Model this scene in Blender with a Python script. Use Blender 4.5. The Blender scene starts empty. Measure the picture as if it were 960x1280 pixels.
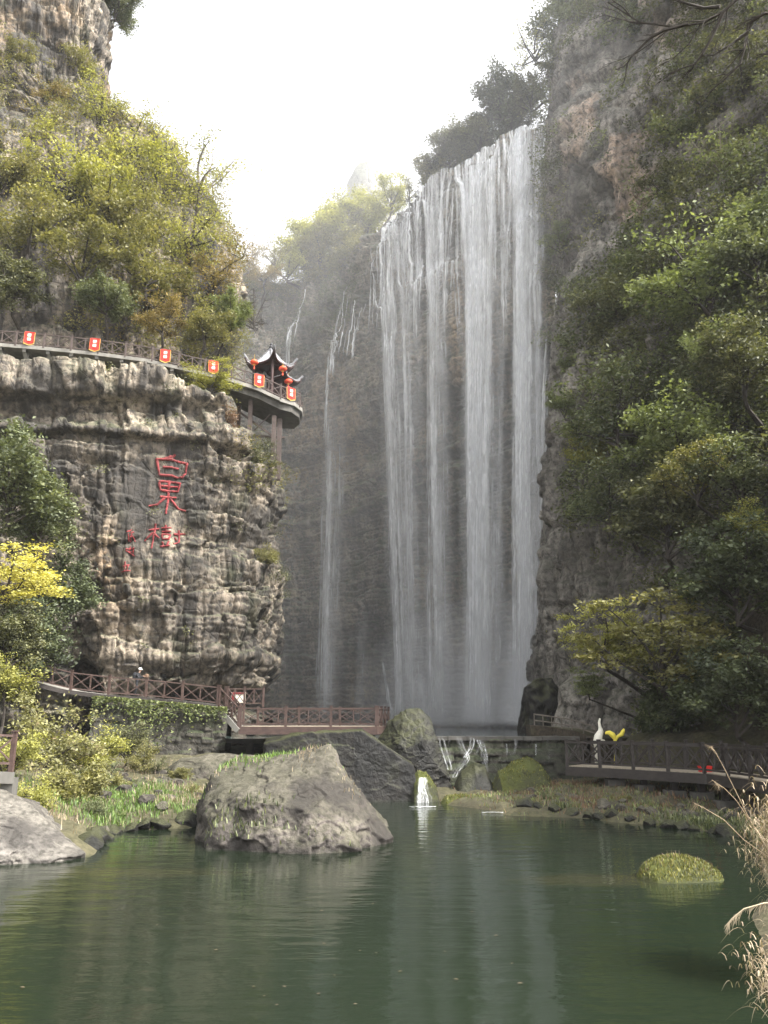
import bpy, bmesh, math, random
import numpy as np
from mathutils import Vector, Matrix
from mathutils.bvhtree import BVHTree

R = math.radians
SC = bpy.context.scene
COL = SC.collection
rng = np.random.default_rng(7)
random.seed(7)

# ------------------------------------------------------------------ camera, sky, sun, exposure
PITCH = R(14.5); LENS = 28.0; CAMZ = 4.0
cam_d = bpy.data.cameras.new('camera'); cam = bpy.data.objects.new('camera', cam_d); COL.objects.link(cam)
cam.location = (0, 0, CAMZ); cam.rotation_euler = (R(90) + PITCH, 0, 0)
cam_d.sensor_fit = 'VERTICAL'; cam_d.sensor_height = 36.0; cam_d.sensor_width = 27.0; cam_d.lens = LENS
cam_d.clip_start = 0.1; cam_d.clip_end = 3000
SC.camera = cam
SUN_AZ, SUN_EL = 113.0, 50.0
world = bpy.data.worlds.new('World'); SC.world = world; world.use_nodes = True
wn = world.node_tree
bg = wn.nodes['Background']
sky = wn.nodes.new('ShaderNodeTexSky'); sky.sky_type = 'NISHITA'; sky.sun_disc = False
sky.sun_elevation = R(SUN_EL); sky.sun_rotation = R(SUN_AZ); sky.air_density = 1.0; sky.dust_density = 6.0; sky.ozone_density = 0.6
hs = wn.nodes.new('ShaderNodeHueSaturation'); hs.inputs['Saturation'].default_value = 0.12; hs.inputs['Value'].default_value = 1.15
wn.links.new(sky.outputs[0], hs.inputs['Color']); wn.links.new(hs.outputs[0], bg.inputs['Color'])
bg.inputs['Strength'].default_value = 0.15
sl = bpy.data.lights.new('sun', 'SUN'); sl.energy = 2.9; sl.angle = R(0.8); sl.color = (1.0, 0.95, 0.87)
so = bpy.data.objects.new('sun', sl); COL.objects.link(so)
sd = Vector((math.sin(R(SUN_AZ)) * math.cos(R(SUN_EL)), math.cos(R(SUN_AZ)) * math.cos(R(SUN_EL)), math.sin(R(SUN_EL))))
so.rotation_euler = sd.to_track_quat('Z', 'Y').to_euler(); so.location = sd * 150
SC.view_settings.view_transform = 'Standard'; SC.view_settings.look = 'None'
SC.view_settings.exposure = 1.78; SC.view_settings.gamma = 1.0; SC.view_settings.use_curve_mapping = False
SC.render.engine = 'CYCLES'
cy = SC.cycles
cy.use_denoising = True; cy.sample_clamp_indirect = 4.0; cy.max_bounces = 6; cy.diffuse_bounces = 3; cy.glossy_bounces = 3
cy.transmission_bounces = 3; cy.transparent_max_bounces = 40; cy.volume_bounces = 1
try: cy.denoiser = 'OPENIMAGEDENOISE'
except Exception: pass
HAZE_DENSITY = 0.00018

F = LENS / 36.0 * 1280.0
CP, SP = math.cos(PITCH), math.sin(PITCH)

def X(px, Y, z):                       # world x of image column px at distance Y, height z
    return (px - 480.0) * (Y * CP + (z - CAMZ) * SP) / F

def P(px, py, Y):                      # world point seen at that pixel at distance Y
    dy = (640.0 - py) / F
    t = math.tan(PITCH + math.atan(dy))
    z = CAMZ + Y * t
    return Vector((X(px, Y, z), Y, z))

def size_at(rpx, Y, z):
    return rpx * (Y * CP + (z - CAMZ) * SP) / F

# ------------------------------------------------------------------ numpy noise
def hsh(ix, iy, iz, seed):
    h = (ix.astype(np.int64) * 374761393 + iy.astype(np.int64) * 668265263 + iz.astype(np.int64) * 1274126177 + seed * 974711) & 0xFFFFFFFF
    h = ((h ^ (h >> 13)) * 1274126177) & 0xFFFFFFFF
    h = ((h ^ (h >> 16)) * 2246822519) & 0xFFFFFFFF
    h = h ^ (h >> 15)
    return (h & 0xFFFFFF) / float(0x1000000)

def vnoise(x, y, z, seed=0):
    x, y, z = np.broadcast_arrays(np.asarray(x, float), np.asarray(y, float), np.asarray(z, float))
    fx, fy, fz = np.floor(x), np.floor(y), np.floor(z)
    tx, ty, tz = x - fx, y - fy, z - fz
    tx = tx * tx * (3 - 2 * tx); ty = ty * ty * (3 - 2 * ty); tz = tz * tz * (3 - 2 * tz)
    out = 0
    for a in (0, 1):
        for b in (0, 1):
            for c in (0, 1):
                w = (tx if a else 1 - tx) * (ty if b else 1 - ty) * (tz if c else 1 - tz)
                out = out + w * hsh(fx + a, fy + b, fz + c, seed)
    return out * 2 - 1

def fbm(x, y, z, seed=0, octv=4):
    s, a, t = 0, 1.0, 0
    for i in range(octv):
        s = s + a * vnoise(x * 2 ** i, y * 2 ** i, z * 2 ** i, seed + i * 13); t += a; a *= 0.5
    return s / t

def sstep(a, b, x):
    t = np.clip((x - a) / (b - a), 0, 1)
    return t * t * (3 - 2 * t)

def blocky(s, z, seed, hmin, hmax, wmin, wmax, warp=0.5, groove=0.2, lw=0.35, saw=0.0):
    """fractured, bedded rock: layers of uneven height split into uneven blocks, -1..1"""
    r = np.random.default_rng(seed)
    b = np.cumsum(r.uniform(hmin, hmax, 400)) - 20
    zw = z + warp * fbm(s * 0.11, z * 0.11, 0 * s, seed, 3) + 0.25 * warp * vnoise(s * 0.9, z * 0.9, 0 * s, seed + 5)
    k = np.clip(np.searchsorted(b, zw.ravel()).reshape(zw.shape), 1, len(b) - 1)
    lo, hi = b[k - 1], b[k]
    w = r.uniform(wmin, wmax, 402)[k]
    ph = r.uniform(0, 50, 402)[k]
    sb = s / w + ph + 0.35 * fbm(s * 0.5, z * 0.5, 0 * s, seed + 3, 2)
    j = np.floor(sb); fr = sb - j
    off = lw * (r.uniform(-1, 1, 402)[k]) + (1 - lw) * (hsh(j, k, 0 * k, seed + 9) * 2 - 1)
    off = off + saw * ((zw - lo) / (hi - lo) - .5)
    gz = np.minimum(zw - lo, hi - zw); gs = np.minimum(fr, 1 - fr) * w
    off = off - groove * np.exp(-gz / (0.07 * hmax)) - 0.5 * groove * np.exp(-gs / (0.05 * wmax))
    return off

# ------------------------------------------------------------------ mesh helpers
def link(name, me, parent=None, mat=None):
    o = bpy.data.objects.new(name, me); COL.objects.link(o)
    if parent is not None:
        o.parent = parent
    if mat is not None:
        for m in (mat if isinstance(mat, (list, tuple)) else [mat]):
            me.materials.append(m)
    return o

def mesh_np(name, V, Q, attrs=None, fattrs=None, uv=None):
    me = bpy.data.meshes.new(name)
    V = np.asarray(V, np.float32).reshape(-1, 3); Q = np.asarray(Q, np.int32)
    n, k = Q.shape
    me.vertices.add(len(V)); me.vertices.foreach_set('co', V.ravel())
    me.loops.add(n * k); me.loops.foreach_set('vertex_index', Q.ravel())
    me.polygons.add(n)
    me.polygons.foreach_set('loop_start', np.arange(0, n * k, k, dtype=np.int32))
    me.update(calc_edges=True)
    for a, v in (attrs or {}).items():
        at = me.attributes.new(a, 'FLOAT', 'POINT'); at.data.foreach_set('value', np.asarray(v, np.float32).ravel())
    for a, v in (fattrs or {}).items():
        at = me.attributes.new(a, 'FLOAT', 'FACE'); at.data.foreach_set('value', np.asarray(v, np.float32).ravel())
    if uv is not None:
        u = me.uv_layers.new(name='UVMap'); u.data.foreach_set('uv', np.asarray(uv, np.float32)[Q.ravel()].ravel())
    return me

def grid_faces(nr, nc):
    r, c = np.mgrid[0:nr - 1, 0:nc - 1]
    a = (r * nc + c).ravel()
    return np.stack([a, a + 1, a + nc + 1, a + nc], 1)

def thing(name, label, cat, loc=(0, 0, 0), group=None):
    o = bpy.data.objects.new(name, None); COL.objects.link(o); o.location = loc
    o.empty_display_size = 0.3
    tag(o, label, cat, group); return o

def tag(o, label=None, cat=None, group=None, kind=None):
    if label: o['label'] = label
    if cat: o['category'] = cat
    if group: o['group'] = group
    if kind: o['kind'] = kind
    return o

class MB:
    """collects solids, then links them as one mesh"""
    def __init__(s): s.v = []; s.f = []
    def add(s, v, f):
        b = len(s.v); s.v += [tuple(p) for p in v]; s.f += [tuple(i + b for i in q) for q in f]
    def bar(s, a, b, w, h=None, up=(0, 0, 1)):
        a, b = Vector(a), Vector(b); h = h or w
        d = (b - a).normalized(); u = Vector(up)
        if abs(d.dot(u)) > 0.98: u = Vector((0, 1, 0))
        sx = d.cross(u).normalized(); sy = sx.cross(d).normalized()
        c = []
        for p in (a, b):
            for i, j in ((-1, -1), (1, -1), (1, 1), (-1, 1)):
                c.append(p + sx * (i * w / 2) + sy * (j * h / 2))
        s.add(c, [(3, 2, 1, 0), (4, 5, 6, 7), (0, 1, 5, 4), (1, 2, 6, 5), (2, 3, 7, 6), (3, 0, 4, 7)])
    def tube(s, pts, rad, n=6):
        pts = [Vector(p) for p in pts]
        if not isinstance(rad, (list, tuple)): rad = [rad] * len(pts)
        rings = []; prev = None
        for i, p in enumerate(pts):
            d = (pts[min(i + 1, len(pts) - 1)] - pts[max(i - 1, 0)])
            if d.length < 1e-6: d = Vector((0, 0, 1))
            d.normalize()
            u = prev if prev is not None and abs(prev.dot(d)) < 0.95 else (Vector((1, 0, 0)) if abs(d.x) < 0.8 else Vector((0, 1, 0)))
            a = (u - d * u.dot(d)).normalized(); prev = a; b = d.cross(a)
            rings.append([p + (a * math.cos(2 * math.pi * k / n) + b * math.sin(2 * math.pi * k / n)) * rad[i] for k in range(n)])
        v = [q for r in rings for q in r]; f = []
        for i in range(len(rings) - 1):
            for k in range(n):
                f.append((i * n + k, i * n + (k + 1) % n, (i + 1) * n + (k + 1) % n, (i + 1) * n + k))
        f.append(tuple(range(n - 1, -1, -1))); f.append(tuple((len(rings) - 1) * n + k for k in range(n)))
        s.add(v, f)
    def lathe(s, prof, c=(0, 0, 0), n=12):
        v = []; f = []
        for r, z in prof:
            for k in range(n):
                a = 2 * math.pi * k / n
                v.append((c[0] + r * math.cos(a), c[1] + r * math.sin(a), c[2] + z))
        for i in range(len(prof) - 1):
            for k in range(n):
                f.append((i * n + k, i * n + (k + 1) % n, (i + 1) * n + (k + 1) % n, (i + 1) * n + k))
        f.append(tuple(range(n - 1, -1, -1))); f.append(tuple((len(prof) - 1) * n + k for k in range(n)))
        s.add(v, f)
    def slab(s, top, t):
        """prism: polygon of 3D points, extruded down by t"""
        n = len(top); v = [Vector(p) for p in top] + [Vector(p) - Vector((0, 0, t)) for p in top]
        f = [tuple(range(n)), tuple(range(2 * n - 1, n - 1, -1))]
        for i in range(n): f.append((i, i + n, (i + 1) % n + n, (i + 1) % n))
        s.add(v, f)
    def build(s, name, mat, parent=None, smooth=False):
        off = Vector(parent.location) if parent is not None and parent.parent is None else Vector((0, 0, 0))
        if parent is not None and parent.parent is not None: off = Vector(parent.parent.location)
        me = bpy.data.meshes.new(name)
        me.from_pydata([tuple(Vector(p) - off) for p in s.v], [], s.f)
        bm = bmesh.new(); bm.from_mesh(me); bmesh.ops.recalc_face_normals(bm, faces=bm.faces); bm.to_mesh(me); bm.free()
        if smooth: me.polygons.foreach_set('use_smooth', [True] * len(me.polygons))
        return link(name, me, parent, mat)

# ------------------------------------------------------------------ materials
class NT:
    def __init__(s, name):
        s.m = bpy.data.materials.new(name); s.m.use_nodes = True; s.t = s.m.node_tree
        s.t.nodes.clear(); s.out = s.t.nodes.new('ShaderNodeOutputMaterial')
    def n(s, typ, ins=None, **props):
        nd = s.t.nodes.new('ShaderNode' + typ)
        for k, v in props.items(): setattr(nd, k, v)
        for k, v in (ins or {}).items():
            sock = nd.inputs[k]
            if hasattr(v, 'is_output') or isinstance(v, bpy.types.NodeSocket): s.t.links.new(v, sock)
            elif isinstance(v, bpy.types.Node): s.t.links.new(v.outputs[0], sock)
            else:
                if sock.type == 'RGBA' and len(v) == 3: v = (*v, 1)
                sock.default_value = v
        return nd
    def noise(s, vec, scale, detail=4, rough=0.55, sc=None):
        if sc: vec = s.n('Mapping', {'Vector': vec, 'Scale': sc})
        return s.n('TexNoise', {'Vector': vec, 'Scale': scale, 'Detail': detail, 'Roughness': rough}).outputs['Fac']
    def ramp(s, fac, stops, interp='LINEAR'):
        nd = s.n('ValToRGB', {'Fac': fac}); e = nd.color_ramp; e.interpolation = interp
        while len(e.elements) < len(stops): e.elements.new(0.5)
        for el, (p, c) in zip(e.elements, stops):
            el.position = p; el.color = (c, c, c, 1) if isinstance(c, (int, float)) else (*c, 1)
        return nd.outputs[0]
    def mix(s, fac, a, b, mode='MIX'):
        nd = s.n('Mix', None, data_type='RGBA', blend_type=mode)
        for sock, v in ((nd.inputs[0], fac), (nd.inputs[6], a), (nd.inputs[7], b)):
            if isinstance(v, bpy.types.NodeSocket): s.t.links.new(v, sock)
            elif isinstance(v, (int, float)): sock.default_value = v if sock.type == 'VALUE' else (v, v, v, 1)
            else: sock.default_value = (*v, 1)
        return nd.outputs[2]
    def math(s, op, a, b=0.0, clamp=False):
        nd = s.n('Math', None, operation=op, use_clamp=clamp)
        for sock, v in ((nd.inputs[0], a), (nd.inputs[1], b)):
            if isinstance(v, bpy.types.NodeSocket): s.t.links.new(v, sock)
            else: sock.default_value = v
        return nd.outputs[0]
    def obj(s): return s.n('TexCoord').outputs['Object']
    def attr(s, a): return s.n('Attribute', None, attribute_name=a).outputs['Fac']
    def done(s, shader, vol=None):
        if shader is not None: s.t.links.new(shader.outputs[0] if isinstance(shader, bpy.types.Node) else shader, s.out.inputs['Surface'])
        if vol is not None: s.t.links.new(vol.outputs[0], s.out.inputs['Volume'])
        return s.m

def rock_mat(name, light, mid, dark, moss=(0.045, 0.06, 0.015), moss_amt=0.5, streak=0.7, stretch=0.1, fscale=1.0, patch=None, rough=0.85, lightcut=0.5, stain=0.5, crk=0.12):
    t = NT(name); c = t.obj()
    big = t.noise(c, 0.09 * fscale, 5)
    band = t.noise(c, 0.8 * fscale, 5, sc=(0.12, 0.12, 1.0))
    fine = t.noise(c, 2.2 * fscale, 8, 0.65)
    vst = t.noise(c, 0.7 * fscale, 6, 0.6, sc=(1, 1, stretch))
    col = t.mix(t.ramp(fine, [(0.36, 0), (0.62, 1)]), dark, mid)
    lm = t.math('MULTIPLY', t.ramp(big, [(lightcut - 0.1, 0), (lightcut + 0.1, 1)]), t.ramp(band, [(0.35, 0.15), (0.6, 1)]))
    lm = t.math('MULTIPLY', lm, t.ramp(fine, [(0.4, 0.1), (0.56, 1)]))
    col = t.mix(lm, col, light)
    if patch is not None:
        pm = t.math('MULTIPLY', t.attr('patch'), t.ramp(fine, [(0.38, 0.1), (0.55, 1)]))
        col = t.mix(pm, col, patch)
    st = t.ramp(vst, [(0.46, 0), (0.58, 1)])
    col = t.mix(t.math('MULTIPLY', st, streak), col, [x * 0.55 for x in dark])
    nz = t.n('SeparateXYZ', {'Vector': t.n('NewGeometry').outputs['Normal']}).outputs['Z']
    mm = t.math('MULTIPLY', t.ramp(nz, [(0.2, 0), (0.6, 1)]), moss_amt)
    mm2 = t.math('MULTIPLY', t.ramp(t.noise(c, 0.35 * fscale, 5), [(0.55, 0), (0.68, 1)]), moss_amt * 0.8)
    mm = t.math('MAXIMUM', mm, mm2)
    mcol = t.mix(fine, [x * 0.5 for x in moss], [x * 1.5 for x in moss])
    col = t.mix(mm, col, mcol)
    stn = t.noise(c, 0.2 * fscale, 7, 0.6, sc=(1, 1, 0.55))
    col = t.mix(t.math('MULTIPLY', t.ramp(stn, [(0.47, 0), (0.6, 1)]), stain), col, [x * 0.8 for x in dark])
    wv = t.mix(0.5, c, t.n('TexNoise', {'Vector': c, 'Scale': 0.8 * fscale, 'Detail': 3.0}).outputs['Color'], 'ADD')
    crack = t.n('TexVoronoi', {'Vector': t.n('Mapping', {'Vector': wv, 'Scale': (1, 1, 0.55)}), 'Scale': 0.9 * fscale}, feature='DISTANCE_TO_EDGE').outputs['Distance']
    hgt = t.math('ADD', t.math('MULTIPLY', fine, 0.5), t.math('MULTIPLY', t.ramp(crack, [(0.0, 0), (0.05, 1)]), crk))
    b = t.n('Bump', {'Height': hgt, 'Strength': 0.9, 'Distance': 0.35 / fscale})
    return t.done(t.n('BsdfPrincipled', {'Base Color': col, 'Roughness': rough, 'Normal': b, 'Specular IOR Level': 0.3}))

def leaf_mat(name, dark, light, accent=None, trans=0.4):
    t = NT(name); a = t.attr('rnd')
    stops = [(0.0, dark), (0.75, light)]
    if accent: stops.append((1.0, accent))
    col = t.ramp(a, stops)
    d = t.n('BsdfDiffuse', {'Color': col}); tr = t.n('BsdfTranslucent', {'Color': t.mix(1.0, col, (1.0, 1.0, 0.55), 'MULTIPLY')})
    g = t.n('BsdfGlossy', {'Color': (1, 1, 1), 'Roughness': 0.65})
    s1 = t.n('MixShader', {0: trans, 1: d, 2: tr})
    return t.done(t.n('MixShader', {0: 0.03, 1: s1, 2: g}))

def plain_mat(name, col, rough=0.7, var=0.25, scale=3.0, stretch=(1, 1, 1), bump=0.15, spec=0.3):
    t = NT(name); c = t.obj()
    f = t.noise(c, scale, 6, 0.6, sc=stretch)
    cc = t.mix(t.ramp(f, [(0.3, 0), (0.7, 1)]), [x * (1 - var) for x in col], [min(1, x * (1 + var)) for x in col])
    b = t.n('Bump', {'Height': f, 'Strength': bump, 'Distance': 0.05})
    return t.done(t.n('BsdfPrincipled', {'Base Color': cc, 'Roughness': rough, 'Normal': b, 'Specular IOR Level': spec}))

M = {}
M['left_rock'] = rock_mat('warm_limestone', (0.36, 0.3, 0.23), (0.16, 0.135, 0.108), (0.04, 0.037, 0.034), moss_amt=0.35, streak=0.85, patch=(0.28, 0.19, 0.11), lightcut=0.47, stain=0.8)
M['fall_rock'] = rock_mat('wet_grey_limestone', (0.415, 0.342, 0.244), (0.220, 0.195, 0.159), (0.061, 0.059, 0.055), moss=(0.049, 0.071, 0.024), moss_amt=0.8, streak=0.5, patch=(0.38, 0.27, 0.165), rough=0.6, stain=0.4)
M['right_rock'] = rock_mat('brown_limestone', (0.42, 0.385, 0.34), (0.21, 0.19, 0.165), (0.05, 0.046, 0.04), moss=(0.03, 0.038, 0.015), moss_amt=0.45, streak=0.5, patch=(0.46, 0.345, 0.265))
M['boulder'] = rock_mat('grey_boulder_stone', (0.158, 0.137, 0.122), (0.084, 0.074, 0.065), (0.031, 0.027, 0.024), moss=(0.07, 0.075, 0.025), moss_amt=0.25, streak=0.25, stretch=0.5, fscale=2.2, stain=0.85, crk=0.03)
M['dark_boulder'] = rock_mat('wet_stone_darkened_for_shade', (0.036, 0.032, 0.026), (0.017, 0.015, 0.013), (0.006, 0.006, 0.006), moss=(0.05, 0.055, 0.015), moss_amt=0.5, streak=0.4, stretch=0.4, fscale=2.2, rough=0.6, stain=0.85, crk=0.03)  # wet stone; albedo also cut to stand in for the right cliff's shade
M['mossy'] = rock_mat('mossy_stone', (0.075, 0.075, 0.054), (0.041, 0.039, 0.031), (0.019, 0.019, 0.016), moss=(0.051, 0.058, 0.010), moss_amt=1.0, streak=0.2, fscale=2.5, crk=0.03)
M['pale_boulder'] = rock_mat('pale_shore_stone', (0.248, 0.226, 0.206), (0.162, 0.146, 0.130), (0.054, 0.049, 0.044), moss=(0.06, 0.065, 0.03), moss_amt=0.15, streak=0.2, stretch=0.6, fscale=2.6, stain=0.85, crk=0.03)
M['soil'] = rock_mat('stony_soil', (0.120, 0.096, 0.066), (0.072, 0.057, 0.039), (0.030, 0.024, 0.017), moss=(0.06, 0.075, 0.02), moss_amt=0.3, streak=0.1, fscale=2.5, crk=0.03)
M['masonry'] = rock_mat('rubble_masonry', (0.120, 0.108, 0.090), (0.066, 0.060, 0.048), (0.024, 0.023, 0.020), moss=(0.04, 0.055, 0.02), moss_amt=0.6, streak=0.4, fscale=2.0)
M['far_rock'] = rock_mat('far_peak_rock', (0.2, 0.19, 0.17), (0.12, 0.12, 0.1), (0.06, 0.06, 0.055), moss_amt=0.6, streak=0.4, fscale=0.15)
M['bark'] = plain_mat('tree_bark', (0.045, 0.038, 0.032), 0.9, 0.4, 5, (1, 1, 0.2), 0.4)
M['pale_bark'] = plain_mat('pale_bark', (0.16, 0.14, 0.12), 0.9, 0.4, 5, (1, 1, 0.2), 0.4)
M['red_wood'] = plain_mat('weathered_red_brown_wood', (0.07, 0.044, 0.037), 0.65, 0.3, 6, (0.4, 0.4, 1), 0.2)
M['dark_wood'] = plain_mat('dark_wet_wood', (0.038, 0.032, 0.029), 0.6, 0.35, 6, (0.4, 0.4, 1), 0.2)
M['grey_wood'] = plain_mat('grey_brown_wood', (0.085, 0.065, 0.058), 0.75, 0.3, 6, (0.4, 0.4, 1), 0.2)
M['plank'] = plain_mat('worn_deck_planks', (0.3, 0.26, 0.2), 0.8, 0.3, 4, (3, 0.3, 1), 0.2)
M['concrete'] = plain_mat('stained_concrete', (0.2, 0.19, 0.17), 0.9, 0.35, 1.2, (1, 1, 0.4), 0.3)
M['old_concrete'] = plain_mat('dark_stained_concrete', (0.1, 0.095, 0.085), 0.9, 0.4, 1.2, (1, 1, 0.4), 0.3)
M['tile'] = plain_mat('grey_roof_tile', (0.05, 0.05, 0.055), 0.5, 0.25, 6)
M['pale_tile'] = plain_mat('pale_roof_tile', (0.36, 0.36, 0.38), 0.5, 0.25, 6)
M['lacquer'] = plain_mat('dark_red_brown_lacquer', (0.045, 0.022, 0.02), 0.5, 0.3, 4)
M['red_cloth'] = plain_mat('red_banner_cloth', (0.62, 0.035, 0.025), 0.8, 0.15, 5)
M['gold'] = plain_mat('yellow_fringe', (0.75, 0.5, 0.12), 0.7, 0.15, 8)
M['banner_ink'] = plain_mat('pale_pink_lettering', (0.85, 0.62, 0.52), 0.8, 0.1, 8)
M['lantern'] = plain_mat('red_lantern_silk', (0.75, 0.09, 0.04), 0.6, 0.15, 8)
M['red_paint'] = rock_mat('faded_red_inscription_paint', (0.34, 0.07, 0.07), (0.26, 0.03, 0.035), (0.12, 0.03, 0.03), moss_amt=0.0, streak=0.35, fscale=2.0, stain=0.3, crk=0.05)
M['white_paint'] = plain_mat('cream_white_paint', (0.8, 0.77, 0.66), 0.6, 0.1, 4)
M['yellow_paint'] = plain_mat('bright_yellow_paint', (0.85, 0.72, 0.1), 0.6, 0.1, 4)
M['iron'] = plain_mat('rusty_iron', (0.14, 0.12, 0.1), 0.7, 0.3, 5)
M['cloth_dark'] = plain_mat('dark_clothing', (0.025, 0.026, 0.03), 0.9, 0.3, 6)
M['skin'] = plain_mat('skin', (0.5, 0.33, 0.25), 0.6, 0.08, 4)
M['cap'] = plain_mat('white_cap_cloth', (0.7, 0.7, 0.7), 0.9, 0.1, 4)
M['bag'] = plain_mat('brown_bag_cloth', (0.14, 0.09, 0.06), 0.9, 0.2, 4)
M['dry'] = leaf_mat('dry_straw_grass', (0.12, 0.085, 0.05), (0.34, 0.27, 0.175), (0.46, 0.38, 0.27), 0.25)
M['grass'] = leaf_mat('fresh_green_grass', (0.05, 0.085, 0.018), (0.15, 0.25, 0.05), (0.22, 0.32, 0.07), 0.4)
M['moss_tuft'] = leaf_mat('yellow_green_moss', (0.05, 0.055, 0.015), (0.17, 0.175, 0.03), (0.27, 0.24, 0.06), 0.3)
LEAF = {
 'yellow':  leaf_mat('leaf_bright_yellow', (0.26, 0.24, 0.05), (0.6, 0.54, 0.13), (0.7, 0.65, 0.2), 0.4),
 'lime':    leaf_mat('leaf_yellow_green', (0.12, 0.13, 0.03), (0.36, 0.355, 0.085), (0.48, 0.45, 0.13), 0.45),
 'olive':   leaf_mat('leaf_olive', (0.07, 0.07, 0.025), (0.22, 0.21, 0.065), (0.34, 0.29, 0.1), 0.4),
 'amber':   leaf_mat('leaf_amber_brown', (0.1, 0.075, 0.025), (0.26, 0.2, 0.06), (0.34, 0.21, 0.08), 0.4),
 'green':   leaf_mat('leaf_mid_green', (0.03, 0.045, 0.015), (0.15, 0.17, 0.075), (0.28, 0.3, 0.14), 0.35),
 'fresh':   leaf_mat('leaf_fresh_green', (0.06, 0.08, 0.026), (0.2, 0.235, 0.085), (0.3, 0.33, 0.14), 0.38),
 'dark':    leaf_mat('leaf_dark_green', (0.02, 0.028, 0.014), (0.085, 0.105, 0.042), (0.19, 0.215, 0.09), 0.25),
 'deep':    leaf_mat('leaf_dark_olive', (0.022, 0.026, 0.012), (0.13, 0.135, 0.055), (0.27, 0.26, 0.11), 0.3),
 'russet':  leaf_mat('leaf_russet', (0.09, 0.05, 0.035), (0.23, 0.14, 0.09), (0.3, 0.2, 0.12), 0.35),
 'pinkish': leaf_mat('leaf_mixed_pale', (0.1, 0.1, 0.04), (0.28, 0.27, 0.11), (0.42, 0.32, 0.2), 0.4),
}

# ------------------------------------------------------------------ cliffs
def catmull(pts, t):
    pts = np.asarray(pts, float); n = len(pts)
    i = np.clip(np.floor(t).astype(int), 0, n - 2); f = (t - i)[:, None]
    p0, p1, p2, p3 = pts[np.clip(i - 1, 0, n - 1)], pts[i], pts[i + 1], pts[np.clip(i + 2, 0, n - 1)]
    return 0.5 * (2 * p1 + (p2 - p0) * f + (2 * p0 - 5 * p1 + 4 * p2 - p3) * f ** 2 + (3 * p1 - p0 - 3 * p2 + p3) * f ** 3)

class Cliff: pass

def make_cliff(name, levels, ctrl, tcols, zrows, dispfn, mat, patchfn=None, back=(3, 9, 25, 60), up=0.25):
    nl, npt = len(levels), len(ctrl[0])
    L = np.zeros((nl, len(tcols), 2)); PX = np.zeros((nl, len(tcols)))
    for i, z in enumerate(levels):
        xy = [(X(px, Y, z), Y) for px, Y in ctrl[i]]
        L[i] = catmull(xy, tcols)
    zi = np.interp(zrows, levels, np.arange(nl)); i0 = np.clip(np.floor(zi).astype(int), 0, nl - 2); f = (zi - i0)[:, None, None]
    f = f * 0.6 + 0.4 * f * f * (3 - 2 * f)
    B2 = L[i0] * (1 - f) + L[i0 + 1] * f
    B = np.concatenate([B2, np.broadcast_to(zrows[:, None, None], B2.shape[:2] + (1,))], 2)
    ts = np.gradient(B, axis=1); tz = np.gradient(B, axis=0)
    N = np.cross(ts, tz); N /= np.linalg.norm(N, axis=2, keepdims=True) + 1e-9
    mid = B[len(zrows) // 3]
    s = np.concatenate([[0], np.cumsum(np.linalg.norm(np.diff(mid, axis=0), axis=1))])
    S = np.broadcast_to(s[None, :], B.shape[:2]); Z = B[..., 2]
    pxs = 480 + B[..., 0] * F / (B[..., 1] * CP + (Z - CAMZ) * SP)
    D = dispfn(S, Z, pxs, B)
    V = B + N * D[..., None]
    rows = [V]
    hn = N[-1].copy(); hn[:, 2] = 0; hn /= np.linalg.norm(hn, axis=1, keepdims=True) + 1e-9
    for b in back:
        r = V[-1] - hn * b; r[:, 2] += up * b + 0.6 * fbm(r[:, 0] * .2, r[:, 1] * .2, 0 * r[:, 0], 3); rows.append(r[None])
    VV = np.concatenate(rows, 0)
    attrs = {}
    if patchfn is not None:
        pt = patchfn(S, Z, pxs, B); attrs['patch'] = np.concatenate([pt, np.zeros((len(back), pt.shape[1]))], 0)
    me = mesh_np(name, VV, grid_faces(VV.shape[0], VV.shape[1]), attrs)
    o = link(name, me, None, mat); tag(o, kind='structure')
    c = Cliff(); c.o = o; c.B = B; c.N = N; c.D = D; c.V = V; c.VV = VV; c.z = zrows; c.px = pxs; c.s = s
    return c

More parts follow.
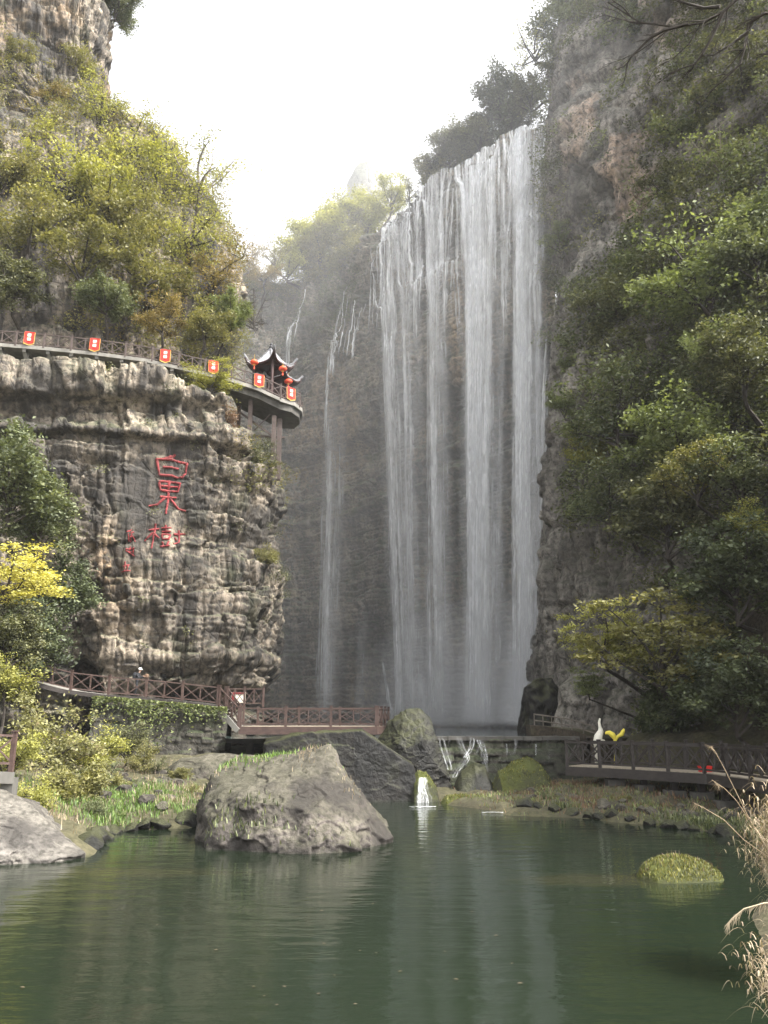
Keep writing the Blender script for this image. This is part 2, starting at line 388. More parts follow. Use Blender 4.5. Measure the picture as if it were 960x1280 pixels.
# --- the wall behind the waterfall
mt = np.linspace(0, 8, 420); mz = np.linspace(1.0, 82.0, 560)
MPTS = [(225, 112), (300, 127), (366, 131), (420, 125), (470, 117.5), (520, 108), (580, 100), (640, 93.5), (712, 87)]
m_levels = [1, 44, 48, 74, 82]
m_ctrl = [MPTS, MPTS, MPTS, MPTS, [(px, Y + 1.0) for px, Y in MPTS]]
def main_disp(S, Z, px, B):
    d = 0.9 * blocky(S, Z, 11, 4, 8, 7, 16, 1.2, .2, .4, .6) + 0.65 * blocky(S, Z, 12, 1.2, 3, 2, 6, 0.8, .35, .45, .8) + 0.28 * blocky(S, Z, 13, 0.35, 0.9, 0.8, 2.2, 0.4, .4, .4, .8) + 0.6 * blocky(Z * .5, S, 14, 1.5, 5, 3, 8, 1.5, .35)
    d += 1.6 * fbm(S * 0.06, Z * 0.05, 0 * S, 5, 3) + 0.25 * fbm(S * 0.8, Z * 0.8, 0 * S, 6, 3)
    zz = Z + 0.8 * fbm(S * 0.1, 0 * Z, 0 * Z, 8, 3)
    d += 1.6 * sstep(46.6, 47.2, zz) * (1 - 0.6 * sstep(56, 64, zz)) - 1.5 * np.exp(-((zz - 44.5) / 2.0) ** 2)     # the long ledge and its hollow
    d += 0.9 * np.exp(-((zz - 38.5) / 0.6) ** 2) + 0.7 * np.exp(-((zz - 35) / 0.5) ** 2)
    # upper cascade steps
    d += 1.3 * (1 - sstep(66, 80, Z + 3 * fbm(S * .25, Z * .1, 0 * S, 21, 3))) + 1.0 * np.round(2.5 * vnoise(S * 0.33, Z * 0.16, 0 * S, 31)) / 2.5 * sstep(60, 66, Z)
    d += 1.1 * blocky(S, Z, 33, 3, 6, 2.5, 6, 1.5, .1) * sstep(56, 64, Z)
    return d
def main_patch(S, Z, px, B):
    a = sstep(0.0, 0.35, fbm(S * 0.1, Z * 0.06, 0 * S, 40, 4)) * (.35 + .65 * sstep(34, 46, Z)) * (1 - sstep(58, 70, Z))
    return a * 0.9
MAIN = make_cliff('waterfall_cliff', m_levels, m_ctrl, mt, mz, main_disp, M['fall_rock'], main_patch, back=(3, 9, 20, 45), up=0.22)

# --- right cliff
rt = np.concatenate([np.linspace(0, 5, 360), np.linspace(5, 8, 80)[1:]]); rz = np.concatenate([np.linspace(-1, 62, 380), np.linspace(62, 112, 150)[1:]])
r_levels = [-1, 9, 30, 60, 85, 112]
r_ctrl = [
 [(730, 92), (668, 84), (676, 70), (702, 60), (764, 52), (850, 47), (960, 43.5), (1130, 40), (1500, 38)],
 [(735, 92), (668, 85), (676, 72), (704, 61), (768, 53), (855, 48), (965, 45), (1130, 42), (1500, 40)],
 [(735, 93), (692, 83), (692, 73), (712, 65), (780, 58), (865, 53), (965, 49), (1130, 46), (1500, 44)],
 [(735, 94), (692, 86), (694, 79), (722, 73), (790, 67), (870, 61), (965, 56), (1130, 52), (1500, 50)],
 [(735, 96), (690, 91), (700, 86), (740, 81), (805, 75), (880, 69), (965, 64), (1130, 59), (1500, 56)],
 [(735, 99), (692, 95), (715, 92), (760, 88), (820, 83), (885, 78), (965, 73), (1130, 68), (1500, 64)],
]
def right_disp(S, Z, px, B):
    d = 1.3 * blocky(S, Z, 51, 3, 8, 4, 10, 2.5) + 0.6 * blocky(S, Z, 52, 1.0, 3.0, 1.2, 4, 1.0) + 0.22 * blocky(S, Z, 53, 0.4, 1.1, 0.5, 1.6, 0.5) + 0.9 * blocky(Z * .45, S, 56, 1.2, 4, 3, 8, 1.5, .3, .5) + .35 * blocky(Z * .5, S, 57, .5, 1.4, 1, 3, .8, .4, .5)
    d += 2.2 * fbm(S * 0.07, Z * 0.06, 0 * S, 54, 3) + 0.4 * fbm(S * 0.6, Z * 0.6, 0 * S, 55, 3)
    return d * (0.45 + 0.55 * sstep(30, 60, B[..., 0] * 0 + S + 20))
def right_patch(S, Z, px, B):
    w = np.exp(-((px - 770 - 25 * fbm(S * .1, Z * .1, 0 * S, 61, 2)) / 55) ** 2) * sstep(44, 52, Z) * (1 - sstep(82, 90, Z))
    return np.clip(w * sstep(0.0, 0.25, fbm(S * 0.22, Z * 0.12, 0 * S, 62, 4) - .12) * 1.2, 0, 1)
RIGHT = make_cliff('right_cliff', r_levels, r_ctrl, rt, rz, right_disp, M['right_rock'], right_patch, back=(4, 12, 30, 60), up=0.3)

# --- left cliff
lt = np.concatenate([np.linspace(0, 2, 40), np.linspace(2, 7.6, 420)[1:], np.linspace(7.6, 10, 90)[1:]])
lz = np.concatenate([np.linspace(2, 36, 340), np.linspace(36, 80, 200)[1:], np.linspace(80, 112, 110)[1:]])
l_levels = [2, 5, 9, 13, 17, 21, 25, 28, 31, 36, 48, 62, 72, 78, 112]
LB = [(-330, 46), (-120, 53), (0, 56), (100, 57.5), (200, 59), (288, 61), (335, 63.5), (355, 67.5), (352, 74), (335, 86), (300, 108)]
def lsh(dpx, dY=0, corner=None, cut=0):
    """shift the corner columns; cut pulls the right end to the left"""
    o = []
    for i, (px, Y) in enumerate(LB):
        w = max(0, min(1, (i - 3) / 4.0))
        o.append((px + dpx * w, Y + dY))
    return o
l_ctrl = [lsh(-34, 0.3), lsh(-26, 0), lsh(-14, -.3), lsh(-5, -.4), lsh(-10, -.3), lsh(-8, -.2), lsh(-13, -.3), lsh(-34, 0.2), lsh(-48, 1.5),
          lsh(-52, 4), lsh(-62, 10), lsh(-100, 17), lsh(-150, 22),
          [(-330, 62), (-150, 70), (-40, 76), (30, 79), (85, 81.5), (112, 83.5), (122, 86), (126, 89), (122, 95), (110, 105), (90, 125)],
          [(-330, 64), (-150, 72), (-40, 77), (30, 80), (85, 82.5), (114, 84.5), (125, 87), (128, 90), (124, 96), (110, 106), (90, 126)]]
WALKZ = [P(-90, 424, 58.5).z, P(0, 429, 59.5).z, P(118, 440, 60.3).z, P(238, 461, 61.3).z, P(322, 484, 62.6).z]
def left_disp(S, Z, px, B):
    face = np.exp(-((px - 195) / 42) ** 4) * np.exp(-((Z - 20.5) / 5.6) ** 4)          # the panel dressed for the inscription
    k = 1 - 0.8 * face
    d = k * (0.95 * blocky(S, Z, 71, 3, 7, 4, 10, 2.2, .15, .35, .5) + 0.6 * blocky(S, Z, 72, 1.2, 3.2, 1.6, 5, 1.4, .3, .35, .6) + 0.17 * blocky(S, Z, 73, 0.35, 1.1, 0.5, 1.6, 0.7, .35, .3, .6))
    d += k * (0.55 * blocky(Z * 0.6, S, 76, 1.5, 4.5, 3, 7, 1.5, .3) + 0.25 * blocky(Z * 0.6, S, 77, 0.5, 1.6, 1, 3, .8, .4))
    d += 1.3 * fbm(S * 0.08, Z * 0.08, 0 * S, 74, 3) * k + 0.3 * k * fbm(S * 0.45, Z * 0.45, 0 * S, 79, 3) + 0.1 * k * fbm(S * 1.4, Z * 1.4, 0 * S, 75, 3)
    zw = np.interp(px, [-90, 0, 118, 238, 322, 380], [WALKZ[0], WALKZ[1], WALKZ[2], WALKZ[3], WALKZ[4], WALKZ[4]])
    zc_ = np.interp(px, [278, 345], [28.2, 25.2])
    d -= np.maximum(2.4 * sstep(zw - 3.3, zw - 2.5, Z) + 1.8 * sstep(zw - 1.6, zw - 0.6, Z), 8.0 * sstep(zc_ - .5, zc_ + 1.2, Z) * sstep(272, 300, px)) * (1 - sstep(38, 46, Z))
    zz = Z + 0.7 * fbm(S * 0.12, 0 * Z, 0 * Z, 78, 3)
    low = 1 - sstep(34, 37, Z)
    d += low * (1.3 * sstep(28.0, 28.4, zz) - 1.3 * np.exp(-((zz - 26.8) / 1.1) ** 2) * sstep(30, 10, px - 180) )
    d += low * (0.9 * sstep(24.9, 25.2, zz) * (1 - 0.5 * sstep(26, 28, zz)))
    d += low * (0.5 * np.exp(-((zz - 8.2) / 1.2) ** 2))
    # hollow behind the walkway, and the arched cave
    d -= 2.6 * sstep(188, 215, px) * sstep(4.0, 4.6, Z) * (1 - sstep(5.9, 6.5, Z + 0.5 * vnoise(S * 1.3, 0 * S, 0 * S, 80)))
    ca = ((px - 103) / 25.0) ** 2 + ((Z - 4.6) / 3.6) ** 2 + 0.12 * vnoise(S * 1.2, Z * 1.2, 0 * S, 81)
    d -= 3.6 * (1 - sstep(0.85, 1.02, ca))
    return d * (1 - 0.0 * Z)
def left_patch(S, Z, px, B):
    a = np.exp(-(((px - 140) / 22) ** 2 + ((Z - 14.5) / 3.0) ** 2)) * 0.9
    b = sstep(76, 82, Z) * sstep(-0.1, 0.3, fbm(S * .12, Z * .1, 0 * S, 90, 4))
    return np.clip(a + 0.7 * b, 0, 1)
LEFT = make_cliff('left_cliff', l_levels, l_ctrl, lt, lz, left_disp, M['left_rock'], left_patch, back=(4, 12, 30, 70), up=0.25)

def bvh_of(c, rs, cs):
    V = c.VV[::rs, ::cs]; nr, nc = V.shape[:2]
    return BVHTree.FromPolygons([Vector(p) for p in V.reshape(-1, 3)], grid_faces(nr, nc).tolist())
BV = {'main': bvh_of(MAIN, 5, 5), 'right': bvh_of(RIGHT, 5, 4), 'left': bvh_of(LEFT, 4, 4)}

# ------------------------------------------------------------------ ground, water
def wy(py, z=0.0):                       # distance at which a surface of height z meets image row py
    a = math.atan((py - 640) / F) - PITCH
    return (CAMZ - z) / math.tan(a)
shore_px = [(-120, 1090), (0, 1076), (108, 1070), (132, 1046), (160, 1038), (232, 1036), (262, 1026), (330, 1012), (420, 1003), (480, 999), (545, 999), (560, 1006), (600, 1012), (640, 1019), (720, 1023), (800, 1031), (880, 1039), (930, 1047), (948, 1062)]
POOL = [(X(px, wy(py), 0), wy(py)) for px, py in shore_px] + [(9.3, 21), (6.6, 15.5), (4.6, 10.5), (4.2, 4), (3, 2.2), (-10, 2.2), (-17, 6), (-18, 18)]
PA = np.array(POOL)
def pool_sd(x, y):
    d = np.full(x.shape, 1e9); ins = np.zeros(x.shape, bool)
    for i in range(len(PA)):
        a, b = PA[i], PA[(i + 1) % len(PA)]
        ab = b - a; t = np.clip(((x - a[0]) * ab[0] + (y - a[1]) * ab[1]) / (ab @ ab), 0, 1)
        d = np.minimum(d, np.hypot(x - a[0] - t * ab[0], y - a[1] - t * ab[1]))
        with np.errstate(divide='ignore', invalid='ignore'):
            c = ((a[1] > y) != (b[1] > y)) & (x < (b[0] - a[0]) * (y - a[1]) / (b[1] - a[1] + 1e-12) + a[0])
        ins ^= c
    return np.where(ins, -d, d)
def ground_h(x, y):
    d = pool_sd(x, y) + 0.35 * fbm(x * .5, y * .5, 0 * x, 100, 3)
    cap = 1.2 + 0.5 * sstep(42, 54, y) * (x < 0) + 0.0 * x
    bl = np.interp(y, [20, 29, 33.2, 36, 38, 40, 41.5, 44, 60], [17, 15.2, 14.6, 14.1, 12.7, 10.9, 9.6, 8.2, 8])   # front edge of the boardwalk
    q = x - bl
    right = sstep(3, 6, x) * sstep(24, 28, y)
    cap = np.where((x > -8) & (x < 9.5) & (y > 38) & (y < 46.5), 0.3, cap)
    cap = np.where(right > 0, cap * (1 - right) + right * (0.25 + 0.5 * sstep(-2.4, -.3, q) * sstep(34, 39.5, y) + 3.2 * sstep(3.2, 6.5, q)), cap)
    cap = cap + 1.4 * sstep(-11, -17, x) * sstep(46, 30, y)                       # left bank
    cap = np.where(y < 12, np.minimum(cap, 1.9) + 0.6 * sstep(4, 10, x), cap)
    basin = sstep(46.5, 48.5, y) * sstep(-10, -6, x + 0.0) * (1 - sstep(15, 18, x))
    h = np.where(d > 0, cap * (1 - np.exp(-np.maximum(d, 0) * 0.55 / np.maximum(cap, .3))), np.maximum(-2.2, d * 0.55))
    h = h * (1 - basin) + basin * 1.2
    h += 22 * sstep(17, 25, x) * sstep(50, 42, y) * sstep(17, 25, y)  # unseen hill, added out of view so it shades the right bank and boardwalk
    h += (0.3 * fbm(x * .8, y * .8, 0 * x, 101, 5) + 0.15 * np.abs(fbm(x * 1.9, y * 1.9, 0 * x, 103, 3))) * sstep(-0.3, 0.6, d)
    return h
gx, gy = np.meshgrid(np.arange(-46, 44, 0.22), np.concatenate([np.arange(-12, 56, 0.22), np.arange(56, 140, 1.0)]))
gz = ground_h(gx, gy)
gm = mesh_np('ground', np.stack([gx, gy, gz], 2), grid_faces(*gx.shape))
tag(link('ground', gm, None, M['soil']), kind='structure')
GT = lambda x, y: float(ground_h(np.array([float(x)]), np.array([float(y)]))[0])
# land beyond the gorge, out to the horizon
ox, oy = np.meshgrid(np.linspace(-900, 900, 90), np.linspace(-900, 900, 90))
oz = -3.5 + 0 * ox
om = mesh_np('terrain', np.stack([ox, oy, oz], 2), grid_faces(90, 90))
tag(link('terrain', om, None, M['soil']), kind='structure')

def water_mat(name, deep, shallow_spots=(), rip=1.0):
    t = NT(name); c = t.obj()
    a = t.noise(c, 1.1, 3, 0.5, sc=(0.55, 1.5, 1)); b = t.noise(c, 4.5, 4, 0.6, sc=(0.6, 1.3, 1)); g = t.noise(c, 0.16, 3)
    h = t.math('ADD', t.math('MULTIPLY', a, 0.7), t.math('MULTIPLY', t.math('MULTIPLY', b, 0.16), t.ramp(g, [(0.35, 0.3), (0.65, 1)])))
    bp = t.n('Bump', {'Height': h, 'Strength': 0.35 * rip, 'Distance': 0.12})
    col = t.mix(t.noise(c, 0.12, 3), [x * 0.75 for x in deep], [x * 1.2 for x in deep])
    xyz = t.n('SeparateXYZ', {'Vector': c})
    for sx, sy, rx, ry, cc, am in shallow_spots:      # stones and silt showing through shallow water
        q = t.math('ADD', t.math('POWER', t.math('ABSOLUTE', t.math('MULTIPLY', t.math('SUBTRACT', xyz.outputs['X'], sx), 1 / rx)), 2.0),
                   t.math('POWER', t.math('ABSOLUTE', t.math('MULTIPLY', t.math('SUBTRACT', xyz.outputs['Y'], sy), 1 / ry)), 2.0))
        q = t.math('ADD', q, t.math('MULTIPLY', t.math('SUBTRACT', t.noise(c, 1.3, 4), 0.5), 1.3))
        col = t.mix(t.math('MULTIPLY', t.ramp(q, [(0.35, 1), (1.0, 0)]), am), col, cc)
    return t.done(t.n('BsdfPrincipled', {'Base Color': col, 'Roughness': 0.06, 'IOR': 1.33, 'Normal': bp, 'Specular IOR Level': 0.5}))
spots = [(P(830, 1098, wy(1098)).x - 1.6, wy(1100), 2.6, 1.0, (0.04, 0.035, 0.016), 0.3), (X(210, 24.5, 0), 23.0, 3.0, 0.7, (0.04, 0.035, 0.016), 0.25)]
M['pool'] = water_mat('green_pool_water', (0.0095, 0.0148, 0.0082), spots)
def sheet(name, pts, z, mat):
    mb = MB(); n = len(pts); mb.add([(x, y, z) for x, y in pts], [tuple(range(n))])
    o = mb.build(name, mat); tag(o, kind='structure'); return o
bigpool = [(-30, -6), (20, -6), (20, 48), (-30, 48)]
wgx, wgy = np.meshgrid(np.linspace(-32, 22, 28), np.linspace(-8, 46.2, 28))
tag(link('water', mesh_np('water', np.stack([wgx, wgy, 0 * wgx], 2), grid_faces(28, 28)), None, M['pool']), kind='structure')
sheet('water', [(-9, 47.4), (16.5, 47.4), (20, 84), (10, 98), (-6, 118), (-20, 118), (-14, 70)], 2.85, water_mat('basin_water', (0.04, 0.055, 0.05), (), 2.0))

# ------------------------------------------------------------------ leaves, crowns, trees
def leaf_cloud(C, size, nrm=None, clump=None, seed=1, aspect=0.5, droop=0.0):
    """one rhombic leaf per centre"""
    r = np.random.default_rng(seed); n = len(C)
    a = r.normal(size=(n, 3)); a[:, 2] *= 0.55; a[:, 2] -= droop
    a /= np.linalg.norm(a, axis=1, keepdims=True) + 1e-9
    up = r.normal(size=(n, 3)) * 0.75 + np.array([0, 0, 1.0]) if nrm is None else nrm + r.normal(size=(n, 3)) * 0.7
    b = np.cross(up, a); b /= np.linalg.norm(b, axis=1, keepdims=True) + 1e-9
    L = (np.broadcast_to(size, (n,)) * r.uniform(0.6, 1.3, n))[:, None]
    V = np.stack([C - a * L * .5, C + b * L * aspect * .5, C + a * L * .5, C - b * L * aspect * .5], 1).reshape(-1, 3)
    Q = np.arange(4 * n).reshape(-1, 4)
    rn = r.random(n)
    if clump is not None: rn = 0.5 * rn + 0.5 * clump
    return V, Q, rn

def make_crown(seed, kind):
    """unit-radius crown: (leaf mesh, limb mesh, attachment point)"""
    r = np.random.default_rng(seed); mb = MB(); C = []; K = []
    base = np.array([0, 0, -0.95])
    nmain = {'dense': 11, 'open': 9, 'sparse': 9, 'layer': 10, 'bare': 10, 'bush': 13, 'airy': 9}[kind]
    per = {'dense': 105, 'open': 74, 'sparse': 20, 'layer': 80, 'bare': 3, 'bush': 100, 'airy': 42}[kind]
    for i in range(nmain):
        th = 2 * math.pi * (i + r.uniform(-.3, .3)) / nmain * 2.4; 
        if kind == 'layer':
            zt = -0.6 + 1.35 * (i + .5) / nmain; rad = r.uniform(.55, 1.0) * math.sqrt(max(.15, 1 - (zt * .8) ** 2))
        elif kind == 'bush':
            zt = r.uniform(-.75, .75); rad = r.uniform(.5, .95) * math.sqrt(max(.1, 1 - zt * zt))
        else:
            zt = r.uniform(-.7, .85); rad = r.uniform(.35, .95) * math.sqrt(max(.08, 1 - zt * zt))
        tip = np.array([rad * math.cos(th), rad * math.sin(th), zt])
        st = base * r.uniform(.3, 1.0)
        mid = (st + tip) / 2 + r.normal(size=3) * .1 + np.array([0, 0, .06])
        pts = [(1 - t) ** 2 * st + 2 * t * (1 - t) * mid + t * t * tip for t in np.linspace(0, 1, 6)]
        mb.tube(pts, list(np.linspace(.032, .009, 6)), 4)
        nsub = 7 if kind != 'bare' else 9
        for j in range(nsub):
            q = pts[min(5, 2 + j % 4)] if j else pts[5]
            dv = r.normal(size=3) * np.array([1, 1, .22 if kind == 'layer' else .8]); dv = dv / np.linalg.norm(dv)
            if kind != 'layer': dv = dv + np.array([0, 0, .25])
            e = q + dv * r.uniform(.16, .42)
            mb.tube([q, (q + e) / 2 + r.normal(size=3) * .025, e], [.009, .006, .0025], 3)
            if kind in ('bare', 'sparse', 'airy'):
                for _ in range(3 if kind != 'bare' else 5):
                    w = (q + e) / 2 + (e - q) * r.uniform(-.3, .5); g = w + r.normal(size=3) * .11 + (e - q) * .3
                    mb.tube([w, g], [.004, .0015], 3)
            fl = np.array([.15, .15, .035]) if kind == 'layer' else np.array([.125, .125, .085])
            m = int(per * r.uniform(.4, 1.5))
            C.append(e + r.normal(size=(m, 3)) * fl * r.uniform(.7, 1.25)); K.append(np.full(m, r.random()))
            m2 = m // 3
            C.append(q + (e - q) * r.random((m2, 1)) + r.normal(size=(m2, 3)) * .05); K.append(np.full(m2, r.random()))
    C = np.concatenate(C); K = np.concatenate(K)
    sz = {'dense': .085, 'open': .078, 'sparse': .065, 'layer': .075, 'bare': .05, 'bush': .095, 'airy': .062}[kind]
    V, Q, rn = leaf_cloud(C, sz, None, K, seed + 1)
    leaf = mesh_np('crown', V, Q, None, {'rnd': rn})
    limb = bpy.data.meshes.new('limbs'); limb.from_pydata(mb.v, [], mb.f); limb.update()
    return leaf, limb

CROWN = {}
for i, kd in enumerate(['dense', 'dense', 'open', 'open', 'open', 'sparse', 'sparse', 'layer', 'layer', 'bare', 'bush', 'bush', 'airy', 'airy']):
    CROWN.setdefault(kd, []).append(make_crown(200 + i * 7, kd))

def set_mat(o, m):
    if not o.data.materials: o.data.materials.append(None)
    o.material_slots[0].link = 'OBJECT'; o.material_slots[0].material = m

ntree = [0]
def tree(name, px, py, Y, rpx, kind, col, label, host='left', cat=None, squash=1.0, group=None, base=None, bark='bark', drop=1.15):
    c = P(px, py, Y); rad = size_at(rpx * 1.18, Y, c.z)
    if base is None:
        q = c - Vector((0, 0, rad * drop))
        if host == 'ground':
            b = Vector((c.x, c.y, GT(c.x, c.y) - 0.1))
        else:
            hit = BV[host].find_nearest(q)
            b = hit[0] - hit[1] * 0.0 if hit[0] is not None else q
            # nearest point on the rock, sunk a little so that the stem is rooted
            b = b + (b - q).normalized() * 0.35 if (b - q).length > 0.05 else b
    else: b = Vector(base)
    ntree[0] += 1; k = ntree[0]
    rr = random.Random(k * 31)
    root = thing(name, label, cat or ('shrub' if 'shrub' in name or 'bush' in name else 'tree'), b, group)
    leaf, limb = CROWN[kind][k % len(CROWN[kind])]
    rz_ = rr.uniform(0, 6.28); sx = rad * rr.uniform(.93, 1.08)
    rel = c - b
    for nm, me, m in (('crown', leaf, LEAF[col]), ('limbs', limb, M[bark])):
        o = bpy.data.objects.new(nm, me); COL.objects.link(o); o.parent = root
        o.location = rel; o.rotation_euler = (0, 0, rz_); o.scale = (sx, sx, rad * squash); set_mat(o, m)
    at = rel + Vector((0, 0, -0.9 * rad * squash))
    mb = MB(); r0 = max(0.05, rad * 0.06)
    pts = [Vector((0, 0, 0)), at * 0.35 + Vector((rr.uniform(-.1, .1), rr.uniform(-.1, .1), .08)) * rad, at * 0.75 + Vector((rr.uniform(-.1, .1), rr.uniform(-.1, .1), .0)) * rad, at, at + Vector((0, 0, rad * .3))]
    mb.tube(pts, [r0 * 1.25, r0, r0 * .8, r0 * .65, r0 * .45], 6)
    me = bpy.data.meshes.new('trunk'); me.from_pydata(mb.v, [], mb.f); me.update()
    link('trunk', me, root, M[bark])
    return root

def undergrowth(name, c, prob, n, size, mat, seed, clumpr=(0.7, 1.8), per=60, label=None, lift=0.3, aspect=0.5):
    """leafy cover growing on a cliff; prob(S,Z,px,B) gives where"""
    r = np.random.default_rng(seed); Vg = c.V; nr, nc = Vg.shape[:2]
    S = np.broadcast_to(c.s[None, :], (nr, nc))
    p = prob(S, c.B[..., 2], c.px, c.B)
    # area weight
    e1 = np.linalg.norm(np.gradient(c.B, axis=0), axis=2) * np.linalg.norm(np.gradient(c.B, axis=1), axis=2)
    w = (p * e1).ravel(); w = w / w.sum()
    idx = r.choice(nr * nc, n, p=w)
    pos = Vg.reshape(-1, 3)[idx]; nm = c.N.reshape(-1, 3)[idx]
    cr = r.uniform(*clumpr, n); m = np.maximum(8, (per * (cr / np.mean(clumpr)) ** 2).astype(int))
    rep = np.repeat(np.arange(n), m); T = len(rep)
    d = r.normal(size=(T, 3)); d /= np.linalg.norm(d, axis=1, keepdims=True)
    d = d * (r.random((T, 1)) ** .45) * cr[rep][:, None] * np.array([1, 1, .75])
    C = pos[rep] + nm[rep] * (cr[rep][:, None] * lift) + d
    K = r.random(n)[rep]
    V, Q, rn = leaf_cloud(C, size, None, K, seed + 1, aspect, 0.15)
    o = link(name, mesh_np(name, V, Q, None, {'rnd': rn}), None, mat)
    tag(o, label, name.replace('_', ' '), kind='stuff'); return o

def veg_right(S, Z, px, B):
    v = sstep(-0.25, 0.15, fbm(S * .09, Z * .08, 0 * S, 301, 4))
    bare = np.exp(-((px - 765) / 88) ** 4) * sstep(38, 48, Z) * (1 - sstep(88, 96, Z))
    foot = (1 - sstep(6, 14, Z)) * (1 - sstep(800, 850, px)) + (1 - sstep(712, 735, px)) * (1 - sstep(40, 60, Z)) + np.exp(-((px - 735) / 40) ** 2) * (1 - sstep(14, 20, Z))
    near = sstep(740, 820, px)
    return np.clip(v * (0.55 + 0.9 * near) + 0.35 * near, 0, 1.3) * np.clip(1 - 0.93 * bare, 0, 1) * np.clip(1 - foot, 0, 1) * (px > 660) * (px < 1130)
undergrowth('undergrowth', RIGHT, veg_right, 2700, 0.32, LEAF['deep'], 310, label='dark olive undergrowth covering the shaded right cliff', per=70)
undergrowth('undergrowth', RIGHT, lambda S, Z, px, B: veg_right(S, Z, px, B) * sstep(-.05, .3, fbm(S * .13, Z * .13, 0 * S, 302, 3)), 1300, 0.32, LEAF['green'], 320, label='lighter green undergrowth in patches over the right cliff', per=60, lift=0.6)
def veg_left(S, Z, px, B):
    v = sstep(-.3, .2, fbm(S * .12, Z * .12, 0 * S, 303, 4))
    up_ = sstep(35, 39, Z) * (1 - sstep(76, 84, Z)) * np.maximum(v, .55 * sstep(52, 60, Z))
    tow = sstep(78, 80, Z) * sstep(.1, .3, fbm(S * .1, Z * .1, 0 * S, 304, 4)) * .6
    edge = sstep(255, 330, px) * sstep(22, 26, Z) * (1 - sstep(33, 35, Z)) * .9
    return (up_ + tow + edge) * (px > -60)
undergrowth('undergrowth', LEFT, veg_left, 2000, 0.24, LEAF['olive'], 330, (.6, 1.8), label='olive scrub covering the slope above the upper walkway', per=70, lift=.5)
undergrowth('undergrowth', LEFT, lambda S, Z, px, B: veg_left(S, Z, px, B) * (Z < 75), 450, 0.22, LEAF['amber'], 335, label='brownish scrub in patches above the upper walkway', per=45, lift=.6)
undergrowth('undergrowth', LEFT, lambda S, Z, px, B: sstep(270, 330, px) * (Z > 8) * (Z < 27) * sstep(0.12, .3, fbm(S * .35, Z * .3, 0 * S, 306, 3)) + 0.04 * (Z < 30) * (Z > 8) * (px > 120) * (px < 360), 260, 0.17, LEAF['deep'], 338, (.3, .8), 40, 'small plants in the cracks of the inscribed cliff', .2)
undergrowth('undergrowth', MAIN, lambda S, Z, px, B: sstep(60, 74, Z) * sstep(470, 440, px) * sstep(-.2, .2, fbm(S * .2, Z * .15, 0 * S, 305, 3)) * (px > 250) + .5 * np.exp(-((Z - 37.5) / 1.6) ** 2) * (px < 470), 620, 0.28, LEAF['green'], 340, (.5, 1.5), 40, 'green growth on the wet wall left of the waterfall', .1)
def rim_row(S, Z, px, B): return (Z > 79.5) * (px < 460) * 1.0
undergrowth('undergrowth', MAIN, rim_row, 260, 0.34, LEAF['olive'], 345, (.8, 2.2), 70, 'bushy growth along the cliff rim left of the waterfall', .3)

T = tree
# trees above the upper walkway and on the rock tower
GL = 'trees on the left slope'
T('tree', 146, 2, 88, 27, 'dense', 'green', 'dark leafy tree overhanging the edge of the upper left rock tower', 'left', group=GL)
T('shrub', 98, 78, 83, 26, 'open', 'olive', 'olive shrub clinging near the right edge of the upper left rock tower', 'left', group=GL)
T('shrub', 22, 78, 79, 24, 'open', 'olive', 'olive shrub clinging to the rock tower face at the left picture edge', 'left', group=GL)
T('shrub', 62, 118, 80, 22, 'open', 'amber', 'brownish shrub halfway down the upper left rock tower', 'left', group=GL)
T('tree', 128, 148, 80, 40, 'airy', 'lime', 'pale yellow-green tree leaning out just below the rock tower', 'left', group=GL)
T('tree', 88, 205, 72, 62, 'airy', 'lime', 'broad yellow-green tree in front of the foot of the rock tower', 'left', group=GL)
T('tree', 48, 165, 76, 38, 'airy', 'olive', 'airy olive tree against the foot of the rock tower near the left edge', 'left', group=GL)
T('tree', 160, 178, 78, 40, 'airy', 'lime', 'airy yellow-green tree just right of the pale one under the tower', 'left', group=GL)
T('tree', 130, 225, 71, 44, 'open', 'lime', 'yellow-green tree on the ridge centre between the broad one and the tall one', 'left', group=GL)
T('tree', 190, 255, 71, 40, 'airy', 'olive', 'airy olive tree below the tall yellow-green tree on the ridge', 'left', group=GL)
T('tree', 8, 205, 70, 40, 'open', 'olive', 'olive tree cut by the left picture edge below the rock tower', 'left', group=GL)
T('tree', 196, 205, 75, 54, 'airy', 'lime', 'tall yellow-green tree on the ridge beside the bare-twigged tree', 'left', group=GL)
T('tree', 250, 212, 77, 46, 'sparse', 'lime', 'thinly leaved tree with bare twigs rising against the white sky', 'left', group=GL, bark='pale_bark')
T('tree', 150, 262, 67, 52, 'open', 'olive', 'olive tree with a visible dark trunk in the middle of the left slope', 'left', group=GL)
T('tree', 40, 275, 64, 54, 'open', 'olive', 'dense olive tree on the slope near the left picture edge', 'left', group=GL)
T('tree', 240, 285, 70, 46, 'airy', 'lime', 'yellow-green tree below the thinly leaved tree on the ridge', 'left', group=GL)
T('tree', 268, 335, 69, 42, 'airy', 'amber', 'amber-tinted tree at the right end of the left slope', 'left', group=GL)
T('tree', 105, 318, 63, 44, 'open', 'olive', 'dark tree on the slope above the second red banner', 'left', group=GL)
T('tree', 185, 330, 65, 44, 'open', 'olive', 'olive tree on the slope above the third red banner', 'left', group=GL)
T('shrub', 20, 350, 60.5, 34, 'bush', 'deep', 'dark shrub above the leftmost red banner', 'left', group=GL)
T('shrub', 135, 372, 61.5, 30, 'bush', 'green', 'grey-green shrub on the rock above the second red banner', 'left', group=GL)
T('shrub', 205, 392, 63, 30, 'open', 'amber', 'brownish shrub just above the third red banner', 'left', group=GL)
T('shrub', 258, 398, 64.5, 36, 'open', 'olive', 'olive shrub overhanging the walkway left of the pavilion', 'left', group=GL)
